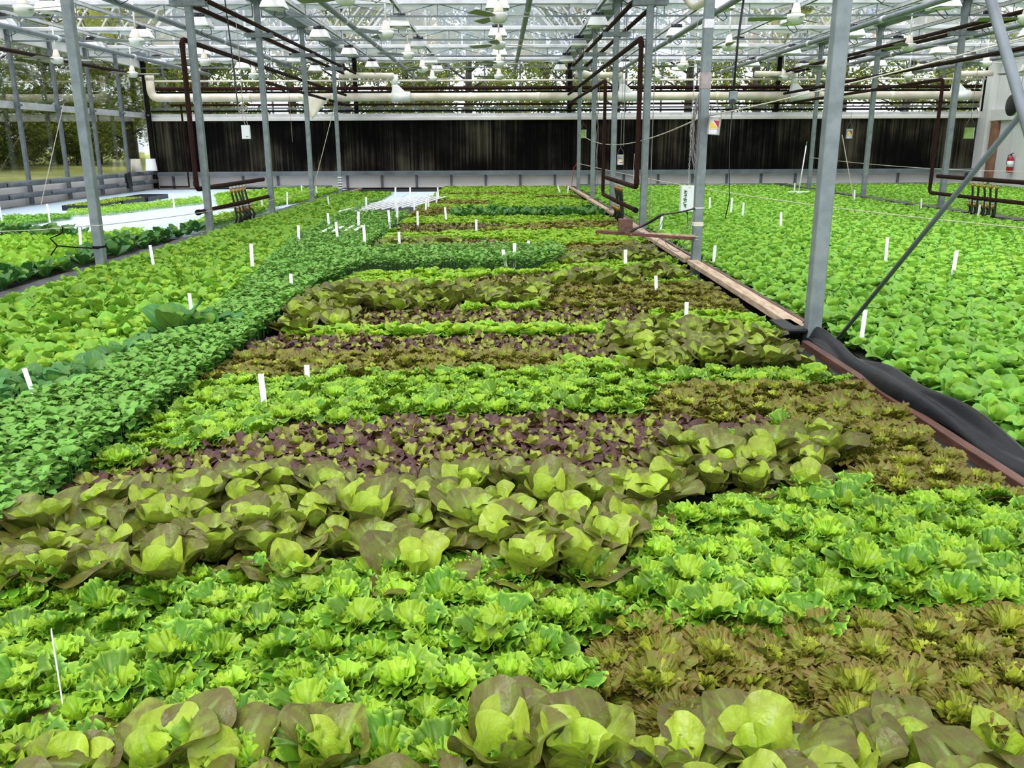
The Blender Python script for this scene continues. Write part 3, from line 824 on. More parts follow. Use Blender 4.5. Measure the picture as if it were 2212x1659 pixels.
# ------------------------------------------------------------------ plants: leaves as ruffled fans, heads as rosettes
def leaf(rg, L, W, phi, kap, nA, nR, A=2.65, fan=0.55, a1=0.0, k1=3, a2=0.0, k2=9, lobe=0.0, kl=5, tooth=0.0, cup=0.1, pet=0.0, blist=0.0, rp=1.0, curl=0.0, rip=0.15, fz=0.0, ps=2.2):
    al = np.linspace(-1, 1, nA + 1)
    rho = np.linspace(0, 1, nR + 1) ** rp
    ang = al * A
    p1, p2, p3 = rg.uniform(0, 6.28, 3)
    rm = 1 + lobe * np.cos(kl * ang * 0.9 + p3) * (np.abs(al) < 0.95)
    if tooth: rm = rm + tooth * (np.abs(np.sin(k2 * .9 * ang + p1)) * 1.6 - 1 + .6 * np.sin(k2 * .4 * ang + p2))
    ox = W * np.sin(ang) * rm
    oy = L * (fan + (1 - fan) * np.cos(ang)) * (1 + (rm - 1) * 0.8)
    R, AN = np.meshgrid(rho, ang, indexing='ij')
    X = R * ox[None, :]; Y = R * oy[None, :]
    if pet:
        t = np.clip((Y / L - 0.12) / 0.45, 0, 1); X = X * ((1 - pet) + pet * t * t * (3 - 2 * t))
    fr = np.clip((R - fz) / (1 - fz), 0, 1); fr = fr * fr * (3 - 2 * fr) if fz else R ** 5
    wob = k2 * AN + p2 + 1.5 * np.sin(2.3 * AN + p3) + ps * (1 - R) * np.sin(5.1 * AN + p1)
    loud = .65 + .35 * np.sin(3.3 * AN + p2)
    n = a1 * R ** 2.5 * np.sin(k1 * AN + p1) + a2 * loud * (fr * np.sin(wob) + .22 * R ** 9 * np.sin(2.1 * wob + p1))
    n = n + cup * W * (X / W) ** 2 - curl * L * (fr if fz else R ** 5)
    if fz:
        X = X * (1 + .12 * fr * np.cos(wob)); Y = Y * (1 + .04 * fr * np.sin(1.3 * wob + p3))
    if blist: n = n + blist * R * np.sin(9 * AN + p3) * np.sin(11 * R + p1)
    s = np.linspace(0, 1.15, 24) * L
    ph = phi - kap * np.clip(s / L, 0, 2) ** 1.4
    r_ = np.concatenate([[0], np.cumsum(np.cos(ph[:-1]) * np.diff(s))])
    z_ = np.concatenate([[0], np.cumsum(np.sin(ph[:-1]) * np.diff(s))])
    Yc = np.clip(Y, 0, s[-1])
    bend = np.interp(Yc, s, ph)
    pr = np.interp(Yc, s, r_) - n * np.sin(bend)
    pz = np.interp(Yc, s, z_) + n * np.cos(bend)
    co = np.stack([pr, X + rip * n, pz], -1).reshape(-1, 3)
    nc = nA + 1
    i, j = np.meshgrid(np.arange(nR), np.arange(nA), indexing='ij')
    q = np.stack([i*nc + j, (i+1)*nc + j, (i+1)*nc + j + 1, i*nc + j + 1], -1).reshape(-1, 4)
    cr = np.broadcast_to(R, R.shape).reshape(-1)
    cm_ = np.abs(X / max(W, 1e-6)).reshape(-1)
    return co, q, cr, cm_

KIND = {
 # n leaves, (inner L, outer L), (inner W, outer W), (inner phi, outer phi), (kap in, kap out), leaf shape
 'green':   dict(n=30, L=(.048,.124), W=(.032,.064), ph=(82,32), kp=(.40,1.10), pj=.38, sh=dict(A=2.15, fan=.60, a1=.006, k1=3, a2=.0086, k2=11, tooth=.022, cup=.18, rp=.66, curl=.10, rip=.45, fz=.50)),
 'bronze':  dict(n=42, L=(.050,.122), W=(.032,.058), ph=(86,42), kp=(.35,1.1), pj=.30, sh=dict(A=2.2, fan=.58, a1=.006, k1=3, a2=.0078, k2=13, tooth=.070, cup=.14, rp=.72, curl=.16, rip=.7, fz=.30, ps=6.5)),
 'romaine': dict(n=13, L=(.080,.200), W=(.036,.086), ph=(82,28), kp=(.25,.65), pj=.32, sh=dict(A=2.7, fan=.54, a1=.013, k1=3, a2=.004, k2=7, tooth=.006, cup=.20, blist=.0018, curl=.02)),
 'oak':     dict(n=15, L=(.050,.120), W=(.028,.050), ph=(76,10), kp=(.45,.95), pj=.3, sh=dict(A=2.75, fan=.52, a1=.009, k1=3, a2=.006, k2=7, lobe=.11, kl=5, tooth=.01, cup=.02, pet=.45, curl=.10)),
 'butter':  dict(n=13, L=(.055,.145), W=(.040,.068), ph=(84,24), kp=(.05,.75), pj=.28, sh=dict(A=2.7, fan=.52, a1=.013, k1=3, a2=.004, k2=7, tooth=.01, cup=.12, curl=.06)),
 'loose':   dict(n=13, L=(.055,.150), W=(.038,.068), ph=(84,26), kp=(.05,.75), pj=.30, sh=dict(A=2.6, fan=.55, a1=.014, k1=3, a2=.004, k2=8, tooth=.015, cup=.10, curl=.06)),
 'dark':    dict(n=11, L=(.090,.215), W=(.035,.066), ph=(86,38), kp=(.1,.60), pj=.2, sh=dict(A=2.65, fan=.50, a1=.008, k1=3, a2=.003, k2=9, tooth=.01, cup=.18, blist=.002, pet=.35)),
 'bok':     dict(n=10, L=(.080,.165), W=(.030,.046), ph=(85,40), kp=(.1,.55), pj=.15, sh=dict(A=2.6, fan=.52, a1=.004, k1=2, a2=.001, k2=5, tooth=.005, cup=.2, pet=.55)),
 'pale':    dict(n=12, L=(.070,.160), W=(.030,.055), ph=(88,48), kp=(.1,.55), pj=.2, sh=dict(A=2.5, fan=.58, a1=.008, k1=4, a2=.005, k2=9, tooth=.03, cup=.12)),
}
RES = {'hi': (1.0, 88, 11), 'mid': (1.0, 34, 5), 'low': (.7, 12, 2)}
SMOOTH_RES = {'hi': (1.0, 32, 10), 'mid': (1.0, 16, 5), 'low': (.8, 8, 2)}

def head_arrays(kind, seed, lod):
    k = KIND[kind]; rg = np.random.default_rng(seed)
    frac, nA, nR = (RES if kind in ('green', 'bronze') else SMOOTH_RES)[lod]
    sh = dict(k['sh'])
    n = max(4, int(round(k['n'] * frac)))
    if lod != 'hi':
        k2 = sh.get('k2', 5); sh['k2'] = min(k2, 11 if lod == 'mid' else 5)
        if lod == 'low': sh['rp'] = .7; sh['curl'] = sh.get('curl', 0) * .6; sh['fz'] = .3 if sh.get('fz') else 0
    cos_, qs, cols, parts = [], [], [], []
    base = 0; a0 = rg.uniform(0, 6.28)
    for i in range(n):
        age = i / (n - 1)
        g = lambda key: (k[key][0] + (k[key][1] - k[key][0]) * age ** 0.8) * rg.uniform(.88, 1.14)
        L, W = g('L'), g('W')
        co, q, cr, cmid = leaf(rg, L, W, radians(g('ph')) + rg.normal() * k['pj'] * (.3 + .7 * age), g('kp'), nA, nR, **sh)
        tw = rg.uniform(-.25, .25)
        y, z = co[:, 1] * cos(tw) - co[:, 2] * sin(tw) * .3, co[:, 2] + co[:, 1] * sin(tw) * .5
        co = np.stack([co[:, 0] + .004 + .012 * age, y, np.maximum(z, -.01)], -1)
        az = a0 + i * 2.39996 + rg.uniform(-.45, .45)
        c, s = cos(az), sin(az)
        co = np.stack([co[:, 0]*c - co[:, 1]*s, co[:, 0]*s + co[:, 1]*c, co[:, 2] + .012 * (1 - age)], -1)
        cos_.append(co); qs.append(q + base); base += len(co)
        cols.append(np.stack([cr, np.full(len(co), age), np.full(len(co), rg.random()), cmid], -1))
        parts.append(np.full(len(q), age))
    return np.concatenate(cos_), np.concatenate(qs), np.concatenate(cols), np.concatenate(parts)

def mesh_np(name, co, q, col, mat):
    me = bpy.data.meshes.new(name)
    n, m = len(co), len(q)
    me.vertices.add(n); me.vertices.foreach_set('co', np.ascontiguousarray(co, np.float32).ravel())
    me.loops.add(m * 4); me.loops.foreach_set('vertex_index', np.ascontiguousarray(q, np.int32).ravel())
    me.polygons.add(m); me.polygons.foreach_set('loop_start', np.arange(0, m * 4, 4, dtype=np.int32))
    me.polygons.foreach_set('use_smooth', np.ones(m, dtype=bool))
    a = me.attributes.new('leaf', 'FLOAT_COLOR', 'POINT')
    a.data.foreach_set('color', np.ascontiguousarray(col, np.float32).ravel())
    me.materials.append(mat)
    me.update(calc_edges=True)
    return me

def sub_mesh(co, q, col, keep):
    q = q[keep]; u, inv = np.unique(q.ravel(), return_inverse=True)
    return co[u], inv.reshape(-1, 4), col[u]

MATK = dict(green='L_green', bronze='L_bronze', romaine='L_romaine', oak='L_oak', butter='L_butter', loose='L_loose', dark='L_dark', bok='L_bok', pale='L_pale', seed='L_pale')
NAMEK = dict(green='frilly_green_lettuce', bronze='frilly_bronze_lettuce', romaine='red_tinged_romaine', oak='red_oak_lettuce', butter='butterhead_lettuce',
             loose='yellow_green_lettuce', dark='dark_green_romaine', bok='bok_choy', pale='pale_green_lettuce')
CATK = dict(green='lettuce', bronze='lettuce', romaine='lettuce', oak='lettuce', butter='lettuce', loose='lettuce', dark='lettuce', bok='bok choy', pale='lettuce')
DESC = dict(green='bright green frilly lettuce', bronze='bronze-tipped frilly lettuce', romaine='red-tinged romaine lettuce', oak='dark red oak-leaf lettuce',
            butter='smooth green butterhead lettuce', loose='yellow-green lettuce', dark='dark green romaine', bok='bok choy', pale='pale green upright lettuce')
NVAR = {'hi': 5, 'mid': 4, 'low': 4}
CACHE = {}
def variants(kind, lod):
    key = (kind, lod)
    if key not in CACHE:
        CACHE[key] = [head_arrays(kind, hash_(kind) + 31 * v + {'hi': 0, 'mid': 7, 'low': 13}[lod], lod) for v in range(NVAR[lod])]
    return CACHE[key]
def hash_(s): return sum(ord(c) * (i + 3) for i, c in enumerate(s))
MCACHE = {}
def head_meshes(kind, lod, v, split):
    key = (kind, lod, v, split)
    if key not in MCACHE:
        co, q, col, age = variants(kind, lod)[v]
        mt = M[MATK[kind]]
        if split:
            MCACHE[key] = (mesh_np(NAMEK[kind], *sub_mesh(co, q, col, age >= .36), mt), mesh_np('heart', *sub_mesh(co, q, col, age < .36), mt))
        else:
            MCACHE[key] = (mesh_np(NAMEK[kind], co, q, col, mt), None)
    return MCACHE[key]

def stuff_mesh(name, kind, pts, label, cat, lod='low', scale=(.9, 1.15), z=0.0):
    """everything of a kind past the nearest three hundred, as one body of foliage"""
    if not len(pts): return None
    va = variants(kind, lod)
    rg = np.random.default_rng(hash_(name))
    CO, Q, CC = [], [], []; base = 0
    pick = rg.integers(0, len(va), len(pts))
    for v, (co, q, col, _) in enumerate(va):
        P = np.array([p for p, k in zip(pts, pick) if k == v])
        if not len(P): continue
        n = len(P); th = rg.uniform(0, 6.28, n); sc = rg.uniform(*scale, n)
        c, s = np.cos(th) * sc, np.sin(th) * sc
        x = co[None, :, 0] * c[:, None] - co[None, :, 1] * s[:, None] + P[:, 0:1]
        y = co[None, :, 0] * s[:, None] + co[None, :, 1] * c[:, None] + P[:, 1:2]
        zz = co[None, :, 2] * sc[:, None] + RAFT_Z + z
        CO.append(np.stack([x, y, zz], -1).reshape(-1, 3))
        Q.append((q[None] + (np.arange(n) * len(co))[:, None, None]).reshape(-1, 4) + base)
        cc = np.broadcast_to(col[None], (n,) + col.shape).copy()
        cc[..., 2] = (cc[..., 2] * .6 + rg.random(n)[:, None] * .4)
        CC.append(cc.reshape(-1, 4)); base += n * len(co)
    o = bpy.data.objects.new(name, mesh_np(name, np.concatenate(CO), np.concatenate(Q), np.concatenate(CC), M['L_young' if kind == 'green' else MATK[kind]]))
    COL.objects.link(o)
    return tag(o, label, cat, kind='stuff')

# patches of the centre bed, as outlines on the raft (metres: across, away from the camera)
PATCH = [
 ('romaine', 'the very front row', [(-3,0),(3,0),(3,1.56),(.9,1.56),(.75,1.62),(.2,1.62),(.05,1.54),(-3,1.54)]),
 ('bronze', 'the front right bronze patch', [(.16,1.89),(.25,2.07),(.67,2.01),(.99,2.08),(1.26,2.15),(2.3,2.04),(2.3,1.45),(.85,1.45),(.39,1.60),(.25,1.67)]),
 ('romaine', 'the near romaine band', [(-1.70,2.33),(-1.61,2.67),(-1.5,2.96),(-1.17,3.09),(-.32,3.02),(.64,3.23),(.83,3.49),(1.46,3.57),(1.35,3.05),(.73,2.9),(.51,2.62),(.41,2.36),(-.54,2.38),(-1.23,2.37)]),
 ('bronze', 'the bronze patch by the liner', [(.69,4.13),(.9,4.4),(2.1,4.50),(2.2,2.80),(1.34,2.98),(1.4,3.54),(1.3,3.94),(1.01,3.76),(.76,4.0)]),
 ('oak', 'the near dark red patch', [(-1.7,2.70),(-1.62,3.13),(-1.46,3.43),(-1.0,3.85),(-.18,3.94),(1.3,3.94),(1.31,3.61),(.83,3.49),(.63,3.2),(.75,2.9),(.5,2.73),(-1.42,2.78)]),
 ('bronze', 'the second bronze strip', [(-1.62,4.73),(-1.6,5.23),(.39,5.17),(.31,4.76),(-.05,4.75),(-.10,5.0),(-.28,5.0),(-.30,4.70),(-1.62,4.67)]),
 ('oak', 'the second dark red band', [(-1.62,5.14),(-1.62,5.79),(.78,5.74),(.75,5.07),(-.05,5.07),(-.05,4.75),(-.30,4.70),(-.30,5.10)]),
 ('romaine', 'the romaine clump by the board', [(.72,5.71),(1.03,6.07),(1.35,5.88),(1.9,5.67),(2.02,5.03),(1.9,4.80),(.73,4.75),(.72,5.07)]),
 ('oak', 'the third dark red band', [(-1.16,6.08),(-1.17,6.7),(1.25,6.78),(1.05,6.08)]),
 ('romaine', 'the tall clump by the cress', [(-1.66,5.78),(-1.66,7.05),(-1.34,7.28),(-1.17,6.7),(-1.16,6.02)]),
 ('romaine', 'the third romaine band', [(-1.39,6.7),(-1.43,7.54),(.37,7.6),(.37,6.86),(-1.17,6.7)]),
 ('bronze', 'the bronze before the second post', [(.32,6.70),(.33,7.74),(2.1,7.81),(2.04,6.58),(1.25,6.45),(1.25,6.78)]),
 ('bronze', 'the thin middle bronze strip', [(-1.62,7.49),(-1.5,7.85),(.34,7.88),(.32,7.55)]),
 ('romaine', 'the romaine before the second post', [(.41,7.6),(.54,8.30),(1.30,8.36),(1.30,7.61)]),
 ('romaine', 'the romaine beside the second post', [(1.27,8.15),(1.56,9.08),(2.0,8.79),(2.0,8.12)]),
 ('oak', 'the fourth dark red band', [(-.47,7.85),(-.42,8.22),(.28,8.69),(2.0,8.72),(1.9,8.2),(.53,8.30),(.28,7.9)]),
 ('cress', '', [(-2.05,8.29),(-1.64,10.10),(.73,10.3),(.71,9.44),(.40,8.85),(-1.40,8.80),(-1.6,7.9)]),
 ('romaine', 'the romaine below the wired board', [(.59,9.16),(.81,10.1),(2.0,10.55),(2.0,9.6)]),
 ('romaine', 'the romaine beyond the cress strip', [(-1.51,10.8),(-1.46,11.7),(-.51,11.7),(-.52,10.8)]),
 ('oak', 'the fifth dark red band', [(-1.62,9.99),(-1.66,11.76),(.22,11.91),(.05,10.38)]),
 ('bronze', 'the bronze below the wired board', [(.16,10.13),(.3,10.9),(2.1,11.3),(2.1,10.55),(.8,10.2)]),
 ('oak', 'the sixth dark red band', [(-1.6,12.55),(-1.6,14.2),(.65,14.3),(-.47,12.9)]),
 ('bronze', 'the far bronze strip', [(-.41,12.78),(.68,14.21),(2.0,14.5),(2.0,13.3)]),
 ('bronze', 'the farthest bronze corner', [(-1.6,15.3),(-1.6,17.6),(-1.0,18.03),(-.89,15.7)]),
 ('dark', 'the tall dark row', [(-.85,15.6),(-.85,16.9),(2.05,16.9),(2.0,15.6)]),
 ('bronze', 'the farthest bronze strip', [(-1.6,18.8),(-1.6,20.0),(-.21,19.9),(-.29,18.6)]),
 ('bronze', 'the bronze strip by the end wall', [(.9,20.8),(.9,21.6),(2.0,21.6),(2.0,20.8)]),
 ('bronze', 'the last bronze strip', [(-1.4,22.2),(-1.4,22.9),(.6,22.9),(.6,22.2)]),
]
def inside(x, y, poly):
    c = False; n = len(poly); j = n - 1
    for i in range(n):
        xi, yi = poly[i]; xj, yj = poly[j]
        if (yi > y) != (yj > y) and x < (xj - xi) * (y - yi) / (yj - yi) + xi: c = not c
        j = i
    return c
GREEN_NAMES = [(2.55, 'the broad front patch'), (3.6, 'the patch right of near romaine'), (5.2, 'the patch behind the near red'), (6.6, 'the strip before the third red'),
               (8.0, 'the middle green strip'), (9.6, 'the patch below the second post'), (99, 'the far green strips')]
def centre_kind(x, y):
    for i, (k, nm, poly) in enumerate(PATCH):
        if inside(x, y, poly): return k, nm
    if x < -1.66: return None, None
    for lim, nm in GREEN_NAMES:
        if y < lim: return 'green', nm
SPACE = dict(green=(.135,.130), bronze=(.130,.122), romaine=(.180,.170), oak=(.115,.110), butter=(.165,.160), loose=(.160,.155), dark=(.20,.21), bok=(.125,.13), pale=(.145,.145), seed=(.05,.05))

def lattice(kind, x0, x1, y0, y1, jit=.022):
    dx, dy = SPACE[kind]
    out = []
    j = 0; y = y0
    while y < y1:
        x = x0 + (dx / 2 if j % 2 else 0)
        while x < x1:
            out.append((x + random.uniform(-jit, jit), y + random.uniform(-jit, jit), j)); x += dx
        y += dy; j += 1
    return out

def plant_out(kind, spots, limit=300, stuff_name=None, stuff_label=None, side='left'):
    """spots: (x, y, patch, line). the nearest in view become individuals, the rest one body"""
    vis = [s for s in spots if in_view(s[0], s[1], .12, 190)]
    oth = [s for s in spots if not in_view(s[0], s[1], .12, 190)]
    vis.sort(key=lambda s: s[0]**2 + s[1]**2)
    ind, rest = vis[:limit], vis[limit:]
    groups = {}
    for s in vis: groups.setdefault(s[2], {}).setdefault(s[3], []).append(s)
    where = {}
    for patch, lines in groups.items():
        for li, j in enumerate(sorted(lines)):
            row = sorted(lines[j])
            for xi, s in enumerate(row): where[s] = (li + 1, xi + 1, len(lines))
    rg = random.Random(hash_(kind))
    for s in ind:
        x, y, patch, j = s
        dist = math.hypot(x, y)
        lod = 'hi' if dist < 3.9 else ('mid' if dist < 8.5 else 'low')
        split = dist < 3.6 and kind in ('green', 'bronze', 'romaine')
        v = rg.randrange(NVAR[lod])
        a, b = head_meshes(kind, lod, v, split)
        o = bpy.data.objects.new(NAMEK[kind], a); COL.objects.link(o)
        o.location = (x, y, RAFT_Z); sc = rg.uniform(.86, 1.16) * (1.5 if 'lone' in patch and kind == 'dark' else 1)
        o.scale = (sc, sc, sc * rg.uniform(.92, 1.1)); o.rotation_euler = (rg.uniform(-.12, .12), rg.uniform(-.12, .12), rg.uniform(0, 6.28))
        if b is not None:
            h = bpy.data.objects.new('heart', b); COL.objects.link(h); h.parent = o; h['label'] = 'paler young heart leaves'
        li, xi, nl = where[s]
        lab = f"{DESC[kind]}, {nth(xi)} from left, {'line ' + str(li) + ' of ' if nl > 1 else 'in '}{patch}"
        tag(o, lab, CATK[kind], f"{DESC[kind]} plants in {patch}")
    rest = rest + oth
    if stuff_name and rest:
        stuff_mesh(stuff_name, kind, [(s[0], s[1]) for s in rest], stuff_label, CATK[kind])

SPOTS = {k: [] for k in KIND}
for kind in ('green', 'bronze', 'romaine', 'oak', 'dark'):
    for x, y, j in lattice(kind, -2.0, 2.05, 1.05 if kind != 'romaine' else 1.18, 26.4):
        k, nm = centre_kind(x, y)
        if k == kind and x > -1.64 + (0 if y < 9 else .0) and abs(x) < 2.02:
            if y > 3.0 and x > 1.86: continue
            SPOTS[kind].append((x, y, nm, j))
# left strip of the centre bed: yellow-green lettuces, bok choy, cress
def arug_left(y):
    pts = [(0,-2.9),(3.3,-2.62),(4.2,-2.2),(6.5,-2.15),(9,-2.45),(12,-2.8),(30,-2.8)]
    for (a, xa), (b, xb) in zip(pts, pts[1:]):
        if y <= b: return xa + (xb - xa) * (y - a) / (b - a)
BOK = [(-3.4,3.2),(-2.55,3.35),(-2.2,4.0),(-2.15,5.3),(-2.35,5.75),(-2.50,4.95),(-2.85,4.45),(-3.4,4.2)]
for x, y, j in lattice('loose', -4.15, -1.6, 3.4, 23.5):
    if x < arug_left(y) - .05 and not inside(x, y, BOK) and not (x > -2.9 and y > 21.0 + (x + 2.9) * -2) and math.hypot(x + 2.14, y - 5.85) > .30:
        SPOTS['loose'].append((x, y, 'the strip left of the cress', j))
for x, y, j in lattice('bok', -3.4, -2.1, 3.2, 5.8, .015):
    if inside(x, y, BOK) and x < arug_left(y) + .05: SPOTS['bok'].append((x, y, 'the left edge patch', j))
for dx, dy in ((0,0),(-.17,.03),(-.09,.14)):
    SPOTS['dark'].append((-2.05 + dx, 5.80 + dy, 'the lone clump', 0))
# right bed and the bed beyond it
for x, y, j in lattice('butter', 2.36, 8.35, 2.6, 26.6): SPOTS['butter'].append((x, y, 'the right bed', j))
for x, y, j in lattice('butter', 8.75, 14.6, 12.5, 26.6): SPOTS['butter'].append((x, y, 'the bed beyond far right posts', j))
# left bed
DARK_A = [(-5.9,6.6),(-5.4,8.67),(-4.75,9.4),(-4.62,8.7),(-4.62,6.6)]
DARK_B = [(-4.62,9.0),(-4.9,9.9),(-5.2,11.37),(-4.85,13.9),(-4.62,13.6)]
DARK_C = [(-8.6,12.5),(-8.6,13.5),(-6.6,13.5),(-5.9,12.6),(-5.9,12.2)]
LIGHT = [(-5.6,7.6),(-9.0,12.4),(-5.9,12.25),(-5.5,13.25),(-5.05,12.6),(-5.25,11.1),(-4.9,9.7),(-4.75,9.4)]
for x, y, j in lattice('dark', -8.6, -4.6, 6.6, 14.0):
    if inside(x, y, DARK_A): SPOTS['dark'].append((x, y, 'the dark clump at the left edge', j))
    elif inside(x, y, DARK_B): SPOTS['dark'].append((x, y, 'the row along the left posts', j))
    elif inside(x, y, DARK_C): SPOTS['dark'].append((x, y, 'the row before the bare rafts', j))
for x, y, j in lattice('pale', -9.0, -4.6, 7.4, 13.4):
    if inside(x, y, LIGHT): SPOTS['pale'].append((x, y, 'the left bed patch', j))
for x, y, j in lattice('pale', -7.4, -4.6, 18.2, 25.6):
    if inside(x, y, [(-5.9,18.6),(-7.3,22.7),(-6.39,25.4),(-4.64,25.6),(-4.62,20.5),(-5.0,18.97)]): SPOTS['pale'].append((x, y, 'the far patch of the left bed', j + 90))

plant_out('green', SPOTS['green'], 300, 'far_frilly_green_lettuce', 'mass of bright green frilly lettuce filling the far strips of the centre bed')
plant_out('bronze', SPOTS['bronze'], 300, 'far_frilly_bronze_lettuce', 'bronze frilly lettuce in the farthest strips of the centre bed')
plant_out('romaine', SPOTS['romaine'], 300, 'far_red_tinged_romaine', 'red-tinged romaine at the edges and far end of the centre bed')
plant_out('oak', SPOTS['oak'], 300, 'far_red_oak_lettuce', 'dark red oak-leaf lettuce in the far bands of the centre bed')
plant_out('butter', SPOTS['butter'], 300, 'far_butterhead_lettuce', 'smooth green butterhead lettuce covering the rest of the right-hand beds')
plant_out('loose', SPOTS['loose'], 300, 'far_yellow_green_lettuce', 'yellow-green lettuce covering the far left strip of the centre bed')
plant_out('dark', SPOTS['dark'], 300, 'far_dark_green_romaine', 'dark green romaine outside the picture on the left bed')
plant_out('bok', SPOTS['bok'], 300, 'far_bok_choy', 'bok choy at the left edge outside the picture')
plant_out('pale', SPOTS['pale'], 300, 'far_pale_green_lettuce', 'pale green lettuce in the far part of the left bed')

def sward(name, label, cat, mat, pts_fn, n, L=(.018,.038), h=(.05,.15), seed=3, quads=None):
    """a dense growth of small leaves on thin stems nobody could count"""
    rg = np.random.default_rng(seed)
    P = pts_fn(rg, n); n = len(P)
    ln = rg.uniform(*L, n); wd = ln * rg.uniform(.36, .52, n); az = rg.uniform(0, 6.28, n); ti = rg.uniform(-.15, .9, n)
    hz = rg.uniform(0, 1, n) ** .6 * (h[1] - h[0]) + h[0] + .02 * np.sin(P[:, 0] * 9) * np.cos(P[:, 1] * 7)
    # leaf outline: base, two side points, two shoulder points, tip (2 quads, folded along the midrib)
    lx = np.array([0, .42, .80, 1.0, .80, .42]); ly = np.array([0, 1, .75, 0, -.75, -1.0]); lz = np.array([0, .10, .0, -.18, .0, .10])
    X = lx[None] * ln[:, None]; Y = ly[None] * wd[:, None]; Z = lz[None] * ln[:, None]
    X2 = X * np.cos(ti)[:, None] - Z * np.sin(ti)[:, None]; Z2 = X * np.sin(ti)[:, None] + Z * np.cos(ti)[:, None]
    c, s = np.cos(az)[:, None], np.sin(az)[:, None]
    co = np.stack([X2 * c - Y * s + P[:, 0:1], X2 * s + Y * c + P[:, 1:2], Z2 + hz[:, None] + RAFT_Z], -1).reshape(-1, 3)
    b = (np.arange(n) * 6)[:, None]
    q = np.stack([b + [0, 1, 2, 3], b + [0, 3, 4, 5]], 1).reshape(-1, 4)
    rnd = rg.random(n)
    col = np.stack([np.tile([0, .8, .9, 1, .9, .8], n), np.repeat(np.clip((.15 - hz) * 6, 0, 1), 6) , np.repeat(rnd, 6), np.tile([0, .8, .7, 0, .7, .8], n)], -1)
    # stems
    k = n // 3
    sx = P[:k]; st = .0012
    sv = np.stack([np.stack([sx[:, 0] - st, sx[:, 1], np.full(k, RAFT_Z)], -1), np.stack([sx[:, 0] + st, sx[:, 1], np.full(k, RAFT_Z)], -1),
                   np.stack([sx[:, 0] + st, sx[:, 1], hz[:k] + RAFT_Z], -1), np.stack([sx[:, 0] - st, sx[:, 1], hz[:k] + RAFT_Z], -1)], 1).reshape(-1, 3)
    sq = (np.arange(k) * 4)[:, None] + np.arange(4)[None] + len(co)
    scol = np.tile(np.array([[.5, 1, .5, .5]]), (4 * k, 1))
    o = bpy.data.objects.new(name, mesh_np(name, np.concatenate([co, sv]), np.concatenate([q, sq]), np.concatenate([col, scol]), mat))
    COL.objects.link(o)
    return tag(o, label, cat, kind='stuff')

def cress_pts(rg, n):
    y = 1.5 + (rg.random(n) ** 1.5) * 18.5
    al = np.array([arug_left(v) for v in y])
    x = al + rg.random(n) * (-1.66 - al)
    keep = ~(np.hypot(x + 2.12, y - 5.78) < .24) & ~((y > 15.8) & (x > -2.65 + (y - 15.8) * -.02) )
    return np.stack([x, y], -1)[keep]
sward('cress', 'dense green cress strip running away along the left of the lettuces', 'cress', M['L_cress'], cress_pts, 50000, (.026,.052), (.03,.15), 3)
def cressx_pts(rg, n):
    p = np.stack([rg.uniform(-2.05, .8, n), rg.uniform(7.7, 10.3, n)], -1)
    poly = PATCH[16][2]
    return np.array([v for v in p if inside(v[0], v[1], poly)])
sward('cress', 'darker cress strip crossing the lettuce bed below the hanging white box', 'cress', M['L_cress'], cressx_pts, 13000, (.028,.055), (.07,.18), 4)
def seedling_pts(poly):
    xs = [p[0] for p in poly]; ys = [p[1] for p in poly]
    def fn(rg, n):
        p = np.stack([rg.uniform(min(xs), max(xs), n), rg.uniform(min(ys), max(ys), n)], -1)
        return np.array([v for v in p if inside(v[0], v[1], poly)])
    return fn
SEED_A = [(-8.23,16.62),(-8.61,17.6),(-8.25,18.93),(-7.99,19.5),(-7.46,21.89),(-6.74,20.04),(-7.21,18.29),(-7.52,16.8)]
SEED_B = [(-8.47,13.82),(-9.56,15.65),(-8.56,16.42),(-8.09,16.61),(-7.81,15.95),(-7.92,15.16),(-8.0,14.04)]
YEL = [(-4.95,13.7),(-5.04,14.89),(-4.9,17.33),(-4.75,19.0),(-4.6,16.93),(-4.6,13.7)]
sward('seedlings', 'strip of pale green seedlings between the bare blue rafts', 'seedlings', M['L_pale'], seedling_pts(SEED_A), 9000, (.03,.055), (.02,.07), 5)
sward('seedlings', 'green seedlings on the raft near the left glass wall', 'seedlings', M['L_butter'], seedling_pts(SEED_B), 8000, (.03,.055), (.02,.07), 6)
sward('seedlings', 'yellowish seedlings along the left bed edge by the posts', 'seedlings', M['L_loose'], seedling_pts(YEL), 5000, (.03,.06), (.03,.12), 7)

# ------------------------------------------------------------------ rafts
ri = 0
rgr = random.Random(5)
for r in range(6):
    for c in range(5):
        x = -9.95 + c * 1.21; y = 13.0 + r * 2.36
        if x > -4.9: continue
        o = MB().box((0, 0, 0), (1.195, 2.34, .05)).build('foam_raft', M['raft'], loc=(x, y + .9, RAFT_Z - .026), bevel=.006)
        tag(o, f"bare pale blue foam raft, {nth(c + 1)} from the left wall in row {nth(r + 1)} from the front", 'raft', 'pale blue rafts on the left bed')
for r in range(3):
    for c in range(2):
        o = MB().box((0, 0, 0), (1.195, 1.95, .05)).build('foam_raft', M['raft'], loc=(-3.1 + c * 1.21, 20.0 + r * 1.97, RAFT_Z - .026), bevel=.006)
        tag(o, f"pale blue raft behind the cress in the centre bed, row {nth(r + 1)}, {('left', 'right')[c]} one", 'raft', 'pale blue rafts behind the cress')
for k in range(9):
    m = MB().box((0, 0, 0), (.04, 4.6 - .25 * abs(k - 3), .022))
    o = m.build('planting_strip', M['stake'], loc=(-2.72 + k * .15, 18.2 + .12 * k, .045), bevel=.004)
    o.rotation_euler = (0, 0, radians(-8))
    tag(o, f"white planting strip with thin sprouts behind the cress, {nth(k + 1)} from the left", 'planting strip', 'white planting strips behind the cress')
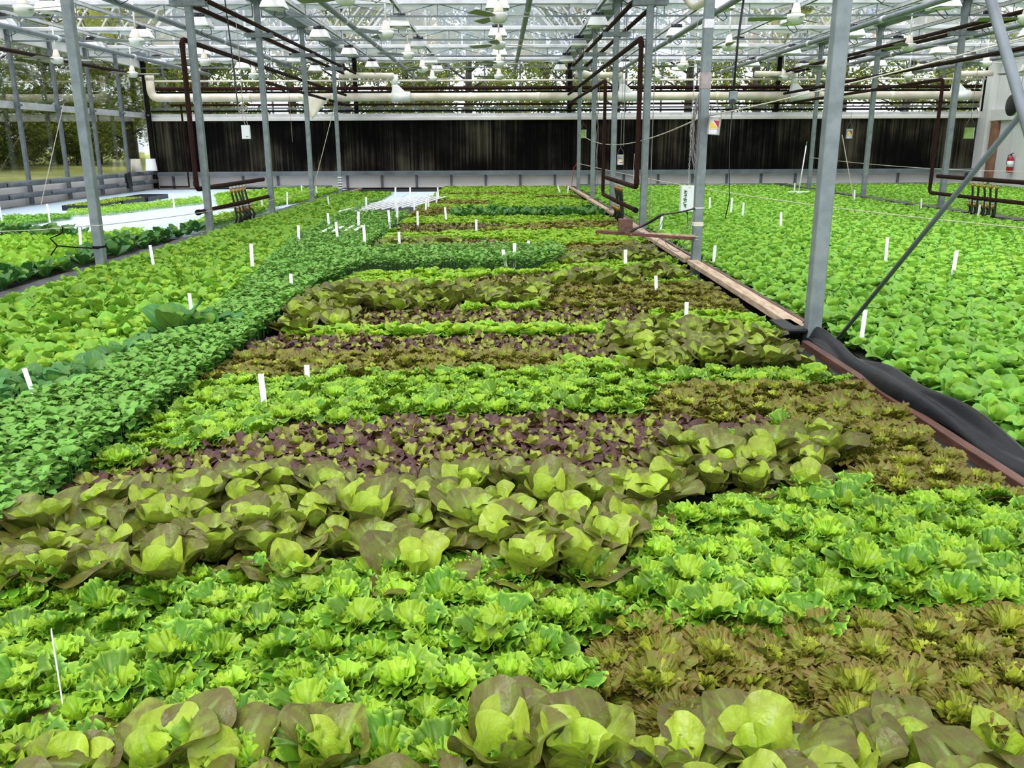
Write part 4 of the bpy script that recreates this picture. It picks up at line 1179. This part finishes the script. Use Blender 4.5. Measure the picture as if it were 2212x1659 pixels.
for k in range(4):
    m = MB().box((0, 0, 0), (.05, .75, .02))
    o = m.build('planting_strip', M['stake'], loc=(-2.45 + k * .14, 12.3 + .1 * k, .085), bevel=.004)
    tag(o, f"short white strip half buried in the cress, {nth(k + 1)} from the left", 'planting strip', 'short white strips in the cress')
# nursery trays on the left bed
for k in range(9):
    o = empty('nursery_tray', (-8.75 - .02 * (k % 3), 18.5 + k * .47, RAFT_Z), f"black nursery tray of small seedlings by the left wall, {nth(k + 1)} from the front", 'tray', 'black nursery trays')
    m = MB()
    for s in (-1, 1):
        m.box((s * .33, 0, .05), (.02, .44, .11)); m.box((0, s * .21, .05), (.66, .02, .11))
    m.box((0, 0, .02), (.66, .42, .02))
    m.build('tray_body', M['tray'], o)
    if k < 6:
        g_ = MB(); rgt = random.Random(k)
        for _ in range(110):
            x, y, s = rgt.uniform(-.29, .29), rgt.uniform(-.17, .17), rgt.uniform(.02, .035); a = rgt.uniform(0, 6.28)
            g_.add([(x, y, .08), (x + s*cos(a), y + s*sin(a), .12), (x + s*1.6*cos(a+.5), y + s*1.6*sin(a+.5), .125), (x + s*cos(a+1), y + s*sin(a+1), .11)], [(0,1,2,3)])
        gg = g_.build('sprouts', M['L_pale'], o); gg['kind'] = 'stuff'

# ------------------------------------------------------------------ plant markers
MARK = [(-3.69,9.2,.23),(-2.57,8.93,.27),(-1.8,7.37,.2),(-2.32,6.39,.20),(-2.33,4.17,.2),(-1.17,4.08,.185),(-1.07,4.58,.10),(-1.01,1.71,.2),(-2.59,13.22,.25),(-2.11,11.3,.28),
 (-2.53,10.88,.28),(-2.11,12.96,.29),(-1.68,10.78,.28),(-1.65,13.08,.3),(-1.69,14.27,.29),(-1.31,13.88,.22),(-.91,14.79,.22),(-.35,12.78,.18),(-1.27,10.92,.19),(-2.45,16.06,.32),
 (-2.1,17.55,.42),(-2.04,19.87,.31),(-1.68,17.25,.25),(-1.45,17.78,.27),(-1.43,16.84,.25),(-1.43,20.36,.28),(-1.38,18.98,.25),(.15,9.18,.23),(.25,9.9,.19),(.07,9.07,.18),(1.32,9.05,.17),
 (1.32,5.99,.18),(1.36,7.4,.16),(4.11,17.08,.22),(4.26,16.06,.27),(4.23,15.16,.25),(4.36,13.44,.21),(2.36,12.77,.21),(2.34,9.41,.17),(4.18,9.27,.26),(4.4,8.27,.24),(2.38,5.51,.21),
 (4.48,20.23,.21),(-7.66,14.93,.3),(-6.52,17.61,.32),(-4.7,17.44,.23),(-4.7,19.41,.24),(-5.26,23.44,.21),(-4.7,22.66,.22),(-3.58,18.38,.2),(-5.19,10.75,.28),(-4.75,12.88,.17),
 (-8.27,14.59,.3),(7.49,22.23,.26),(7.82,19.22,.24),(8.08,16.65,.21),(8.27,14.99,.2),(1.59,22.79,.21),(1.72,22.32,.2)]
def mark_zone(x, y):
    if x < -4.4: return 'on the left bed'
    if x < -1.6: return 'in the left strip of the centre bed'
    if x < 2.1: return 'among the centre lettuces'
    return 'in the right bed'
mz = {}; mp_ = None
for i, (x, y, zt) in enumerate(sorted(MARK, key=lambda p: p[1])):
    zn = mark_zone(x, y); mz[zn] = mz.get(zn, 0) + 1
    lab = f"white plastic plant marker {zn}, {nth(mz[zn])} from the front"
    edge = (x, y) == (-1.01, 1.71)
    me_key = None
    if mp_ is None:
        m = MB(); m.add([(-.014,-.0012,1), (.014,-.0012,1), (.014,.0012,1), (-.014,.0012,1), (-.014,-.0012,.12), (.014,-.0012,.12), (.014,.0012,.12), (-.014,.0012,.12), (0,-.001,0), (0,.001,0)],
              [(3,2,1,0), (0,1,5,4), (2,3,7,6), (1,2,6,5), (3,0,4,7), (4,5,8), (6,7,9), (5,6,9,8), (7,4,8,9)])
        mp_ = m.mesh('plant_marker', M['stake'])
    o = bpy.data.objects.new('plant_marker', mp_); COL.objects.link(o)
    o.location = (x, y, RAFT_Z); ww = 1.0 if y < 8 else 1.25
    o.scale = (ww, 1, zt - RAFT_Z + (-.015 if 3 < y < 8 else .0))
    rx, ry = random.uniform(-.06, .06), random.uniform(-.08, .08)
    if (x, y) == (-2.33, 4.17): ry = -.22
    if (x, y) == (.25, 9.9): ry = .35
    if (x, y) == (.07, 9.07): ry = -.2
    if (x, y) == (1.59, 22.79): ry = -.35
    o.rotation_euler = (rx, ry, (2.05 if edge else random.uniform(-.3, .3)))
    tag(o, lab, 'plant marker', 'white plant markers')

# ------------------------------------------------------------------ wired board and its block by the second right post
bd = empty('tied_board', (2.1, 9.34, .255), 'red-brown board wired to the second right post, sticking out over the lettuces', 'board')
v0 = Vector((0, 0, 0)); v1 = Vector((-1.0, .52, .03))
MB().bar(v0 + Vector((.0, 0, 0)), v1, .10, .035).build('board', M['board_red'], bd, bevel=.004)
MB().bar(Vector((.0, -.035, .028)), Vector((-.5, .225, .035)), .025, .02).build('batten', M['wood'], bd)
tie = MB()
for z in (-.02, .01): tie.tube([(.0 + .075*cos(a), .10 + .075*sin(a), z) for a in [k*pi/8 for k in range(17)]], .004, 5)
tie.build('wire_tie', M['tin'], bd)
bl = MB().box((0, 0, .07), (.15, .12, .15))
tag(bl.build('wood_block', M['wood_dark'], loc=(1.40, 9.71, .29), bevel=.006), 'dark brown wood block standing on the wired board', 'block')
cb = MB()
cb.tube(sag((2.1, 9.38, .57), (1.78, 9.5, .50), .01), .010, 6)
cb.tube(sag((1.78, 9.5, .50), (1.38, 9.72, .29), .03), .012, 6)
cb.tube(sag((1.76, 9.5, .50), (1.42, 9.66, .28), .01), .010, 6)
tag(cb.build('cable', M['black'], smooth=True), 'black cable running from the second right post down to the board', 'cable')
for i, (p0, p1, d) in enumerate((((2.1, 9.33, .55), (1.72, 9.50, .27), .16), ((2.08, 9.33, .50), (1.85, 9.44, .27), .22), ((1.8, 9.48, .5), (1.62, 9.58, .28), .1), ((1.75, 9.45, .25), (1.45, 9.62, .28), .12), ((2.07, 9.32, .25), (1.78, 9.46, .25), .14))):
    tag(MB().tube(sag(p0, p1, d), .0045, 5).build('cable', M['cable'], smooth=True), ('thin cable looping from the second right post to the board', 'thin cable sagging close to the second right post', 'thin cable under the black cable knot', 'thin wire drooping from the middle of the board', 'thin wire drooping under the board by the post')[i], 'cable')
# ties, tapes and a roll of cable on the second right post
px, py = 2.15, 9.44
for i, (z, hgt, mt, lb) in enumerate(((.57, .02, 'tin', 'steel band on the second right post beside the white box'), (.40, .045, 'fan_cream', 'cream paper tag taped low on the second right post'), (1.87, .16, 'tape', 'pinkish tape wrapped high on the second right post'), (2.42, .09, 'tin', 'steel sleeve near the top of the second right post'))):
    tag(MB().box((px, py, z), (.106, .106, hgt)).build('post_band', M[mt], bevel=.004), lb, 'band')
cc = MB(); rgc = random.Random(3)
for k in range(7):
    l0 = rgc.uniform(.45, .85); wd = rgc.uniform(.03, .07)
    cc.tube([(px - .065 - .02*rgc.random() - wd*sin(pi*t)*(1 if s else -.2), py - .075 - .012*k % .03, 1.74 - l0*(t if not s else 1-t)) for s in (0, 1) for t in [j/8 for j in range(9)]], .0045, 5)
tag(cc.build('cable_coil', M['cable'], smooth=True), 'grey cable coil hanging on the second right post', 'cable coil')

# ------------------------------------------------------------------ hanging boxes and tins
def white_box(loc, top, label, w, h, mark):
    t = empty('control_box', loc, label, 'box')
    MB().box((0, 0, 0), (w, w * .55, h)).build('case', M['stake'], t, bevel=.006)
    if mark == 'logo':
        # green squiggle lettering running up the left half of the front
        g_ = MB(); yf = -w * .275 - .0015
        zig = [(-.30,.33),(-.18,.28),(-.32,.20),(-.12,.22),(-.30,.10),(-.14,.14),(-.22,.02),(-.34,.0),(-.28,-.08),(-.14,-.02),(-.16,-.12),(-.30,-.14),(-.32,-.2),(-.14,-.22),(-.22,-.3),(-.14,-.34)]
        g_.tube([(x * w, yf, z * h) for x, z in zig], .008, 5)
        for z in (.27, .12, -.05, -.26): g_.tube([(-.30*w, yf, z*h), (-.12*w, yf, (z + .03)*h)], .009, 5)
        g_.build('logo', M['green_print'], t)
        for z in (.44, -.42): MB().box((.05*w, yf, z*h), (.12*w, .002, .008)).build('red_mark', M['red'], t)
        MB().tube([(0, 0, -h/2), (.01, 0, -h/2 - .05)], .012, 8).build('cable_gland', M['black'], t)
        MB().tube([(.01, 0, -h/2 - .05), (.02, .02, -h/2 - .2), (.12, .03, -h/2 - .28), (.25, .1, -h/2 - .2)], .005, 5).build('cable', M['black'], t)
    else:
        MB().box((.18*w, -w*.275 - .001, -.32*h), (.3*w, .002, .06*h)).build('label', M['cable'], t)
    return t
white_box((2.92, 13.6, .415), 3, 'white control box with green logo hanging from a chain right of the second right post', .225, .39, 'logo')
ch = MB(); z = .66
k = 0
while z < 3.45:
    ax = (1,0,0) if k % 2 else (0,1,0)
    c0 = Vector((2.92 + .02*(z-.6)/2.8, 13.6, z))
    ch.tube([c0 + Vector(ax)*.012*cos(a) + Vector((0,0,1))*.024*sin(a) for a in [j*pi/3 for j in range(7)]], .0035, 4, cap=False)
    z += .038; k += 1
tag(ch.build('chain', M['tin']), 'steel chain holding the white control box with the green logo', 'chain')
white_box((-4.2, 14.9, 1.45), 3, 'small white box hanging on a knotted cord left of the third left post', .13, .22, 'label')
cr = MB()
cr.tube([(-4.2, 14.9, 1.56), (-4.24, 14.9, 1.68), (-4.22, 14.9, 1.80)], .005, 5); cr.tube([(-4.16, 14.9, 1.56), (-4.19, 14.9, 1.68), (-4.22, 14.9, 1.80)], .005, 5)
for k in range(5): cr.tube([(-4.22 + .07*sin(k*2.1 + t*4), 14.9 + .02*cos(k), 1.80 + .05*k/5 + .05*cos(t*5 + k)) for t in [j/8 for j in range(9)]], .005, 5)
cr.tube([(-4.22, 14.9, 1.80), (-4.21, 14.9, 2.6), (-4.21, 14.9, 3.4)], .006, 5)
tag(cr.build('cord', M['rope'], smooth=True), 'knotted pale cord holding the small white box', 'cord')
tag(MB().tube([(-4.36, 14.9, 3.5), (-4.32, 14.9, 2.6), (-4.30, 14.9, 1.88)], .011, 6).build('power_cord', M['black']), 'black power cord hanging beside the knotted pale cord', 'cord')
tag(MB().tube([(-7.05, 12.9, 3.7), (-7.02, 12.9, 3.2), (-7.0, 12.9, 2.72)], .016, 8).build('power_cord', M['black']), 'black power cord with plug hanging at the upper left', 'cord')
tag(MB().box((-7.0, 12.9, 2.68), (.06, .06, .10)).build('plug', M['black'], bevel=.008), 'black plug on the end of the upper left power cord', 'plug')

def tin_can(loc, r, h, label, deco, tilt=0.0, hang=None):
    t = empty('tin_can', loc, label, 'tin can', 'tin cans hung in the house')
    t.rotation_euler = (0, tilt, 0)
    m = MB(); m.lathe([(0, -h/2), (r, -h/2), (r*1.03, -h/2 + .006), (r, -h/2 + .012), (r, h/2 - .012), (r*1.03, h/2 - .006), (r, h/2), (r*.94, h/2), (r*.94, h/2 - .02)], (0,0,0), 24)
    m.build('can', M['tin'] if deco != 'green' else M['green_label'], t, smooth=True)
    def patch(a0, a1, z0, z1, mat, tri=None, nm='label'):
        n = 8; rr = r * 1.008; v = []; f = []
        for i in range(n + 1):
            a = a0 + (a1 - a0)*i/n; tt = i/n
            lo = z0 if tri is None else (z0 + (z1 - z0)*(1 - tt) if tri == 'up' else z0)
            hi = z1 if tri is None else (z1 if tri == 'up' else z0 + (z1 - z0)*(1 - tt))
            v += [(rr*cos(a), rr*sin(a), lo), (rr*cos(a), rr*sin(a), hi)]
        for i in range(n): f.append((2*i, 2*i+2, 2*i+3, 2*i+1))
        MB().add(v, f).build(nm, M[mat], t, smooth=True)
    A = -pi/2
    if deco == 'tri':
        patch(A - .9, A + .55, -.05*h/.3, .27*h, 'yellow', 'down'); patch(A - .45, A + .55, -.15*h, .27*h, 'red', 'up'); patch(A - .9, A + .75, -.22*h, -.20*h, 'blue_print')
    elif deco == 'stripe':
        patch(A - .7, A + .7, -.05*h, .1*h, 'yellow'); patch(A - .7, A + .7, .1*h, .28*h, 'blue_print', 'down'); patch(A - .5, A + .7, -.3*h, -.2*h, 'red')
    else:
        patch(A + .5, A + 1.2, -.5*h, .5*h, 'tin'); patch(A + .7, A + 1.05, .0, .3*h, 'blue_print')
    MB().tube([(-r, 0, h/2 - .02), (-r*.7, 0, h/2 + r*1.2), (0, 0, h/2 + r*2.1), (r*.7, 0, h/2 + r*1.2), (r, 0, h/2 - .02)], .003, 5).build('handle', M['cable'], t, smooth=True)
    if hang: MB().tube([(0, 0, h/2 + r*2.1), (0, 0, hang - loc[2])], .004, 5).build('hook_wire', M['cable'], t)
    return t
tin_can((2.235, 9.30, 1.42), .066, .185, 'big tin can with red and yellow triangles wired to the second right post', 'tri', .08)
tin_can((2.02, 14.8, .98), .055, .165, 'tin can with yellow and blue label hanging before the fourth right post', 'stripe', 0, 3.3)
tin_can((2.17, 23.0, 1.48), .075, .21, 'green-labelled tin can hung by the far end of the right post row', 'green')
tin_can((8.34, 21.2, 1.44), .075, .22, 'tin can with red corner half hidden by the nearest right post', 'tri', 0, 2.2)
tin_can((8.78, 16.6, 1.40), .085, .20, 'green tin can hanging from a wire at the far right', 'green', 0, 3.3)
# pull switch on its black cable
t = empty('pull_switch', (3.48, 13.4, 1.90), 'grey switch box hanging on a thick black cable right of the second right post', 'switch')
MB().box((0, 0, 0), (.12, .08, .17)).build('case', M['galv'], t, bevel=.012)
MB().lathe([(.0, -.03), (.045, -.03), (.045, .03), (0, .03)], (-.02, -.05, -.07), 14, 'y').build('plug', M['black'], t)
MB().tube([(.0, 0, .085), (.02, 0, .8), (.10, 0, 1.75)], .017, 8).build('cable', M['black'], t, smooth=True)
MB().tube([(0, 0, -.08), (-.01, .0, -.7), (.04, 0, -1.5), (0, .02, -1.78)], .008, 6).build('tail', M['black'], t, smooth=True)
# white tarp corner, bucket, broom, fire extinguisher, round fan, ropes
m = MB(); v = []; n = 8
for i in range(n + 1):
    for j in range(n + 1 - i):
        a, b = i/n, j/n
        v.append((-5.1 + .88*a + .34*b, 23.0 + .08*sin(6*a + 4*b), 2.42 + .02*a - .55*b - .03*sin(9*a)*b))
idx = {}; q = 0
for i in range(n + 1):
    for j in range(n + 1 - i): idx[(i, j)] = q; q += 1
f = []
for i in range(n):
    for j in range(n - i):
        f.append((idx[(i,j)], idx[(i+1,j)], idx[(i,j+1)]))
        if j < n - i - 1: f.append((idx[(i+1,j)], idx[(i+1,j+1)], idx[(i,j+1)]))
o = m.add(v, f).build('hanging_cloth', M['cream'], smooth=True)
o.modifiers.new('thickness', 'SOLIDIFY').thickness = .004
tag(o, 'white triangular cloth hung under the duct by the fifth left post', 'cloth')
t = empty('bucket', (-10.6, 27.1, .68), 'white bucket upturned on the pipe in the left corner', 'bucket')
MB().lathe([(0, .17), (.13, .17), (.14, .16), (.165, -.16), (.175, -.165), (.175, -.19), (.16, -.19)], (0,0,0), 20).build('body', M['stake'], t, smooth=True)
tag(MB().lathe([(0, .16), (.12, .16), (.17, -.20)], (-10.6, 26.0, .70), 18).build('bucket', M['cream'], smooth=True), 'translucent grey bucket beside the white bucket on the left wall pipe', 'bucket')
tag(MB().box((-10.5, 25.1, .30), (.10, .26, .42), Matrix.Rotation(.2, 3, 'X')).build('rubber_flap', M['black'], bevel=.02), 'black rubber flap hung over the left wall pipes', 'flap')
t = empty('broom', (7.62, 22.3, .0), 'long-handled white squeegee standing in the right bed', 'broom')
MB().tube([(0, 0, .02), (.13, .1, 1.20)], .014, 8).build('handle', M['stake'], t, smooth=True)
MB().tube([(.127, .097, 1.17), (.137, .105, 1.27)], .017, 8).build('grip', M['green_print'], t)
MB().box((0, 0, .02), (.55, .06, .05)).build('head', M['stake'], t, bevel=.01)
t = empty('fire_extinguisher', (14.98, 25.8, .62), 'red fire extinguisher on the white right wall', 'fire extinguisher')
MB().lathe([(0, -.25), (.075, -.25), (.085, -.23), (.085, .13), (.07, .18), (.03, .21), (.03, .23), (0, .23)], (0,0,0), 18).build('cylinder', M['red'], t, smooth=True)
MB().lathe([(.0865, -.09), (.0865, .08)], (0,0,0), 18).build('label', M['stake'], t, smooth=True)
MB().tube([(0, 0, .23), (0, 0, .28)], .022, 8).build('valve', M['black'], t)
MB().bar((0, 0, .28), (-.02, -.13, .31), .025, .015).build('lever', M['black'], t)
MB().tube([(0, .02, .26), (-.03, .09, .24), (-.04, .11, .05), (-.04, .10, -.05)], .012, 8).build('hose', M['black'], t, smooth=True)
t = empty('jet_fan', (13.5, 23.6, 2.17), 'round white horizontal air fan with black mouth at the far right', 'fan')
m = MB(); m.lathe([(.24, 0), (.26, .02), (.27, .05), (.27, 1.0), (.25, 1.02)], (0,0,0), 26, 'x'); m.build('drum', M['white'], t, smooth=True)
MB().lathe([(.0, .04), (.235, .04)], (0,0,0), 24, 'x').build('grille', M['black'], t)
MB().lathe([(.25, -.01), (.275, .0), (.275, .04), (.25, .05)], (0,0,0), 24, 'x').build('rim', M['black'], t, smooth=True)
MB().lathe([(.2715, .3), (.2715, .9)], (0,0,-.02), 26, 'x').build('band', M['green_print'], t, smooth=True)  # green reflection painted on the lower side of the white drum
for s in (.2, .8): MB().tube([(s, 0, .26), (s, 0, 1.3)], .006, 5).build('hanger', M['cable'], t)
# braces by the nearest right post
tag(MB().tube([(2.2, 5.44, .02), (2.2, 3.05, 1.93)], .013, 10).build('brace_rod', M['beam'], smooth=True), 'dark steel brace rod slanting up from the foot of the nearest right post', 'brace')
tag(MB().tube([(2.12, 5.1, 3.3), (2.14, 3.15, .72)], .022, 10).build('brace_pipe', M['grey_pipe'], smooth=True), 'grey brace pipe slanting down across the upper right corner', 'brace')
for i, (p0, p1, lb) in enumerate((((-10.55, 22.0, 2.2), (-10.2, 19.6, -.02), 'thin pale guy wire by the left glass, sloping to the bed'), ((-4.3, 23.6, 2.2), (-5.0, 23.5, 0), 'pale guy wire left of the fifth left post'), ((7.4, 19.2, 1.4), (7.80, 19.2, 0), 'pale guy wire at the foot of the far right row'))):
    tag(MB().tube([p0, p1], .009, 6).build('guy_wire', M['rope']), lb, 'wire')
def rope(pts, label, r=.008, knots=0):
    m = MB().tube(pts, r, 6)
    for k in range(knots):
        p = Vector(pts[int((k + .5) / knots * (len(pts) - 1))]); m.lathe([(0, -.012), (r*1.9, 0), (0, .012)], p, 6)
    return tag(m.build('rope', M['rope'], smooth=True), label, 'rope', 'ropes strung between posts')
rope(sag((2.15, 24.0, .72), (8.9, 9.0, .10), .25), 'pale rope running from the last right post low over the right bed', .009)
rope(sag((2.15, 23.9, 1.5), (2.1, 9.40, 1.50), .28, 24), 'beaded pale rope between the last and second right posts', .007, 18)
rope(sag((2.2, 9.44, 1.52), (6.2, 8.4, 2.55), .05), 'pale rope rising from the second right post to the upper right', .008)
rope(sag((8.45, 24.0, .85), (14.9, 15.2, .95), .3), 'pale rope from the far right posts towards the right wall', .008)
rope(sag((-4.4, 9.40, .42), (-10.0, 12.5, .35), .15), 'thin pale rope from the nearest left post over the left bed', .005)
rope(sag((-4.3, 9.40, .42), (-4.3, 24.0, .30), .12), 'thin pale rope along the left post row', .005)
tp_ = MB()
for k in range(5): tp_.box((-4.35, 24.08, .10 + .07*k), (.115, .115, .03))
tag(tp_.build('rope_wrap', M['stake'], bevel=.01), 'white rope wrapped round the foot of the last left post', 'rope')
m = MB(); m.tube([(-4.32, 9.36, .18), (-4.55, 9.3, .20), (-4.72, 9.28, .22)], .008, 6); m.tube([(-4.72, 9.28, .22), (-4.78, 9.27, .30), (-4.70, 9.27, .33), (-4.64, 9.27, .36), (-4.63, 9.27, .42)], .008, 6)
m.tube([(-4.72, 9.28, .22), (-4.80, 9.27, .12)], .007, 6)
tag(m.build('wire_tie', M['black_iron'], smooth=True), 'twisted dark wire tied round the nearest left post', 'wire')
tag(MB().box((-4.35, 9.44, .19), (.106, .106, .02)).build('post_band', M['black_iron']), 'dark wire band low on the nearest left post', 'band')
tag(MB().box((-4.35, 9.44, .42), (.104, .104, .012)).build('post_band', M['rope']), 'thin rope band on the nearest left post', 'band')
# wires running down the last right posts
m = MB(); rgw = random.Random(9)
for k in range(8):
    x = 2.3 + .018*k; pts = [(x + .04*rgw.uniform(-1, 1)*(j in (3, 4)), 22.0 + rgw.uniform(-.2, .2), 2.9 - 2.9*j/7) for j in range(8)]
    m.tube(pts, .006, 5)
tag(m.build('cable_bundle', M['cable'], smooth=True), 'loose bundle of grey cables by the far right-row posts', 'cable')
tag(MB().tube([(2.1, 23.9, .75), (2.0, 23.9, .6), (1.95, 23.9, .1)], .008, 6).build('cord', M['red']), 'thin red cord on the last right post', 'cord')
for i, (x, y, z0, lb) in enumerate(((2.22, 12.98, .1, 'thin wire hanging beside the third right post'), (2.04, 14.7, 1.2, 'thin dark wire above the yellow and blue tin can'), (-5.3, 22.9, 1.3, 'thin dark cord hanging by the fifth left post'))):
    tag(MB().tube([(x, y, 3.4), (x + .01, y, z0)], .006, 5).build('hanging_wire', M['cable']), lb, 'wire')
# squat white elbow pipe over the right row
m = MB().tube(elbowed([(2.55, 13.0, 3.28), (2.62, 12.4, 2.98), (3.1, 11.2, 3.28), (3.6, 9.0, 3.9)], .15), .045, 12)
tag(m.build('drain_pipe', M['fan_cream'], smooth=True), 'cream drain pipe bending down high beside the third right post', 'pipe')

# ------------------------------------------------------------------ trees outside
def tree_mesh(seed, h, spread, low, nl, ls, gap):
    rg = np.random.default_rng(seed)
    tr = MB(); r = random.Random(seed)
    tr.tube([(0, 0, -.6), (r.uniform(-.1,.1), 0, h*.3), (r.uniform(-.3,.3), r.uniform(-.3,.3), h*.62), (r.uniform(-.5,.5), r.uniform(-.4,.4), h*.9)], [.17*h/9, .14*h/9, .09*h/9, .02], 8)
    cl = []
    nb = 26
    for k in range(nb):
        z0 = h * (low + (.9 - low) * (k + r.random()) / nb); a = k * 2.4 + r.uniform(-.4, .4)
        ln = spread * (1 - abs((z0/h - .5)) * .9) * r.uniform(.6, 1.1)
        p0 = Vector((0, 0, z0*.88)); p1 = Vector((ln*cos(a), ln*sin(a), z0 + ln*.25))
        tr.tube([p0, p0.lerp(p1, .5) + Vector((0, 0, .15)), p1], [.045*h/9, .03*h/9, .008], 5)
        for t in (.45, .7, .88, 1.0):
            c = p0.lerp(p1, t); cl.append((c.x + r.uniform(-.3,.3), c.y + r.uniform(-.3,.3), c.z + r.uniform(-.2,.3), r.uniform(.35, .75) * gap))
    cl = np.array(cl)
    pick = rg.integers(0, len(cl), nl)
    d = rg.normal(size=(nl, 3)); d /= np.linalg.norm(d, axis=1)[:, None]
    rad = cl[pick, 3] * rg.random(nl) ** .45
    c = cl[pick, :3] + d * rad[:, None] * np.array([1, 1, .7])
    s = rg.uniform(.6, 1.25, nl) * ls
    a = rg.normal(size=(nl, 3)); a /= np.linalg.norm(a, axis=1)[:, None]
    b = np.cross(a, rg.normal(size=(nl, 3))); b /= np.linalg.norm(b, axis=1)[:, None]
    co = np.stack([c - a*s[:, None], c + b*(s*.45)[:, None], c + a*s[:, None], c - b*(s*.45)[:, None]], 1).reshape(-1, 3)
    q = np.arange(4*nl).reshape(-1, 4)
    rnd = np.repeat(rg.random(nl), 4); ag = np.repeat(rg.random(nl), 4)
    col = np.stack([np.full(4*nl, .5), ag, rnd, np.full(4*nl, .5)], -1)
    return tr, (co, q, col)
TV = []
for k, (h, sp, low, nl, ls, gap) in enumerate(((10.5, 3.4, .16, 11000, .10, 1.25), (9.5, 3.0, .10, 11000, .10, 1.3), (11.5, 3.2, .30, 5500, .10, 1.1), (4.2, 2.6, .03, 15000, .085, 1.25))):
    tr, (co, q, col) = tree_mesh(40 + k, h, sp, low, nl, ls, gap)
    TV.append((tr.mesh('trunk', M['bark'], True), mesh_np('crown', co, q, col, M['L_tree'])))
def tree(v, x, y, z, s, label, name='tree', cat='tree', group='trees outside the glass'):
    o = empty(name, (x, y, z), label, cat, group, random.uniform(0, 6.28)); o.scale = (s, s, s)
    for nm, me in (('trunk', TV[v][0]), ('crown', TV[v][1])):
        c = bpy.data.objects.new(nm, me); COL.objects.link(c); c.parent = o
rg_t = random.Random(21)
i = 0
for k in range(11):
    tree(k % 3 if k % 3 != 2 else 0, -25.5 + rg_t.uniform(-2.0, 2.0), 20 + k * 4.2, .2, rg_t.uniform(.9, 1.15), f"leafy tree beyond the left lawn, {nth(k + 1)} from the left picture edge")
for k in range(10):
    tree(3, -23.5 + rg_t.uniform(-.8, .8), 22 + k * 3.3, .15, rg_t.uniform(.8, 1.05), f"low dark bush at the edge of the left lawn, {nth(k + 1)} from the left", 'bush', 'bush', 'bushes at the edge of the lawn')
for k in range(14):
    x = -17 + k * 2.75
    tree((0, 2, 1, 2)[k % 4] if x < 4 else 2, x + rg_t.uniform(-.7, .7), 35.5 + rg_t.uniform(-1.5, 5), -.3, rg_t.uniform(.8, 1.05), f"tree behind the end wall, {nth(k + 1)} from the left")
for k in range(5):
    tree(1, -16 + k * 9.5 + rg_t.uniform(-2, 2), 46 + rg_t.uniform(-3, 3), 0, 1.3, f"tall tree in the second line behind the end wall, {nth(k + 1)} from the left")
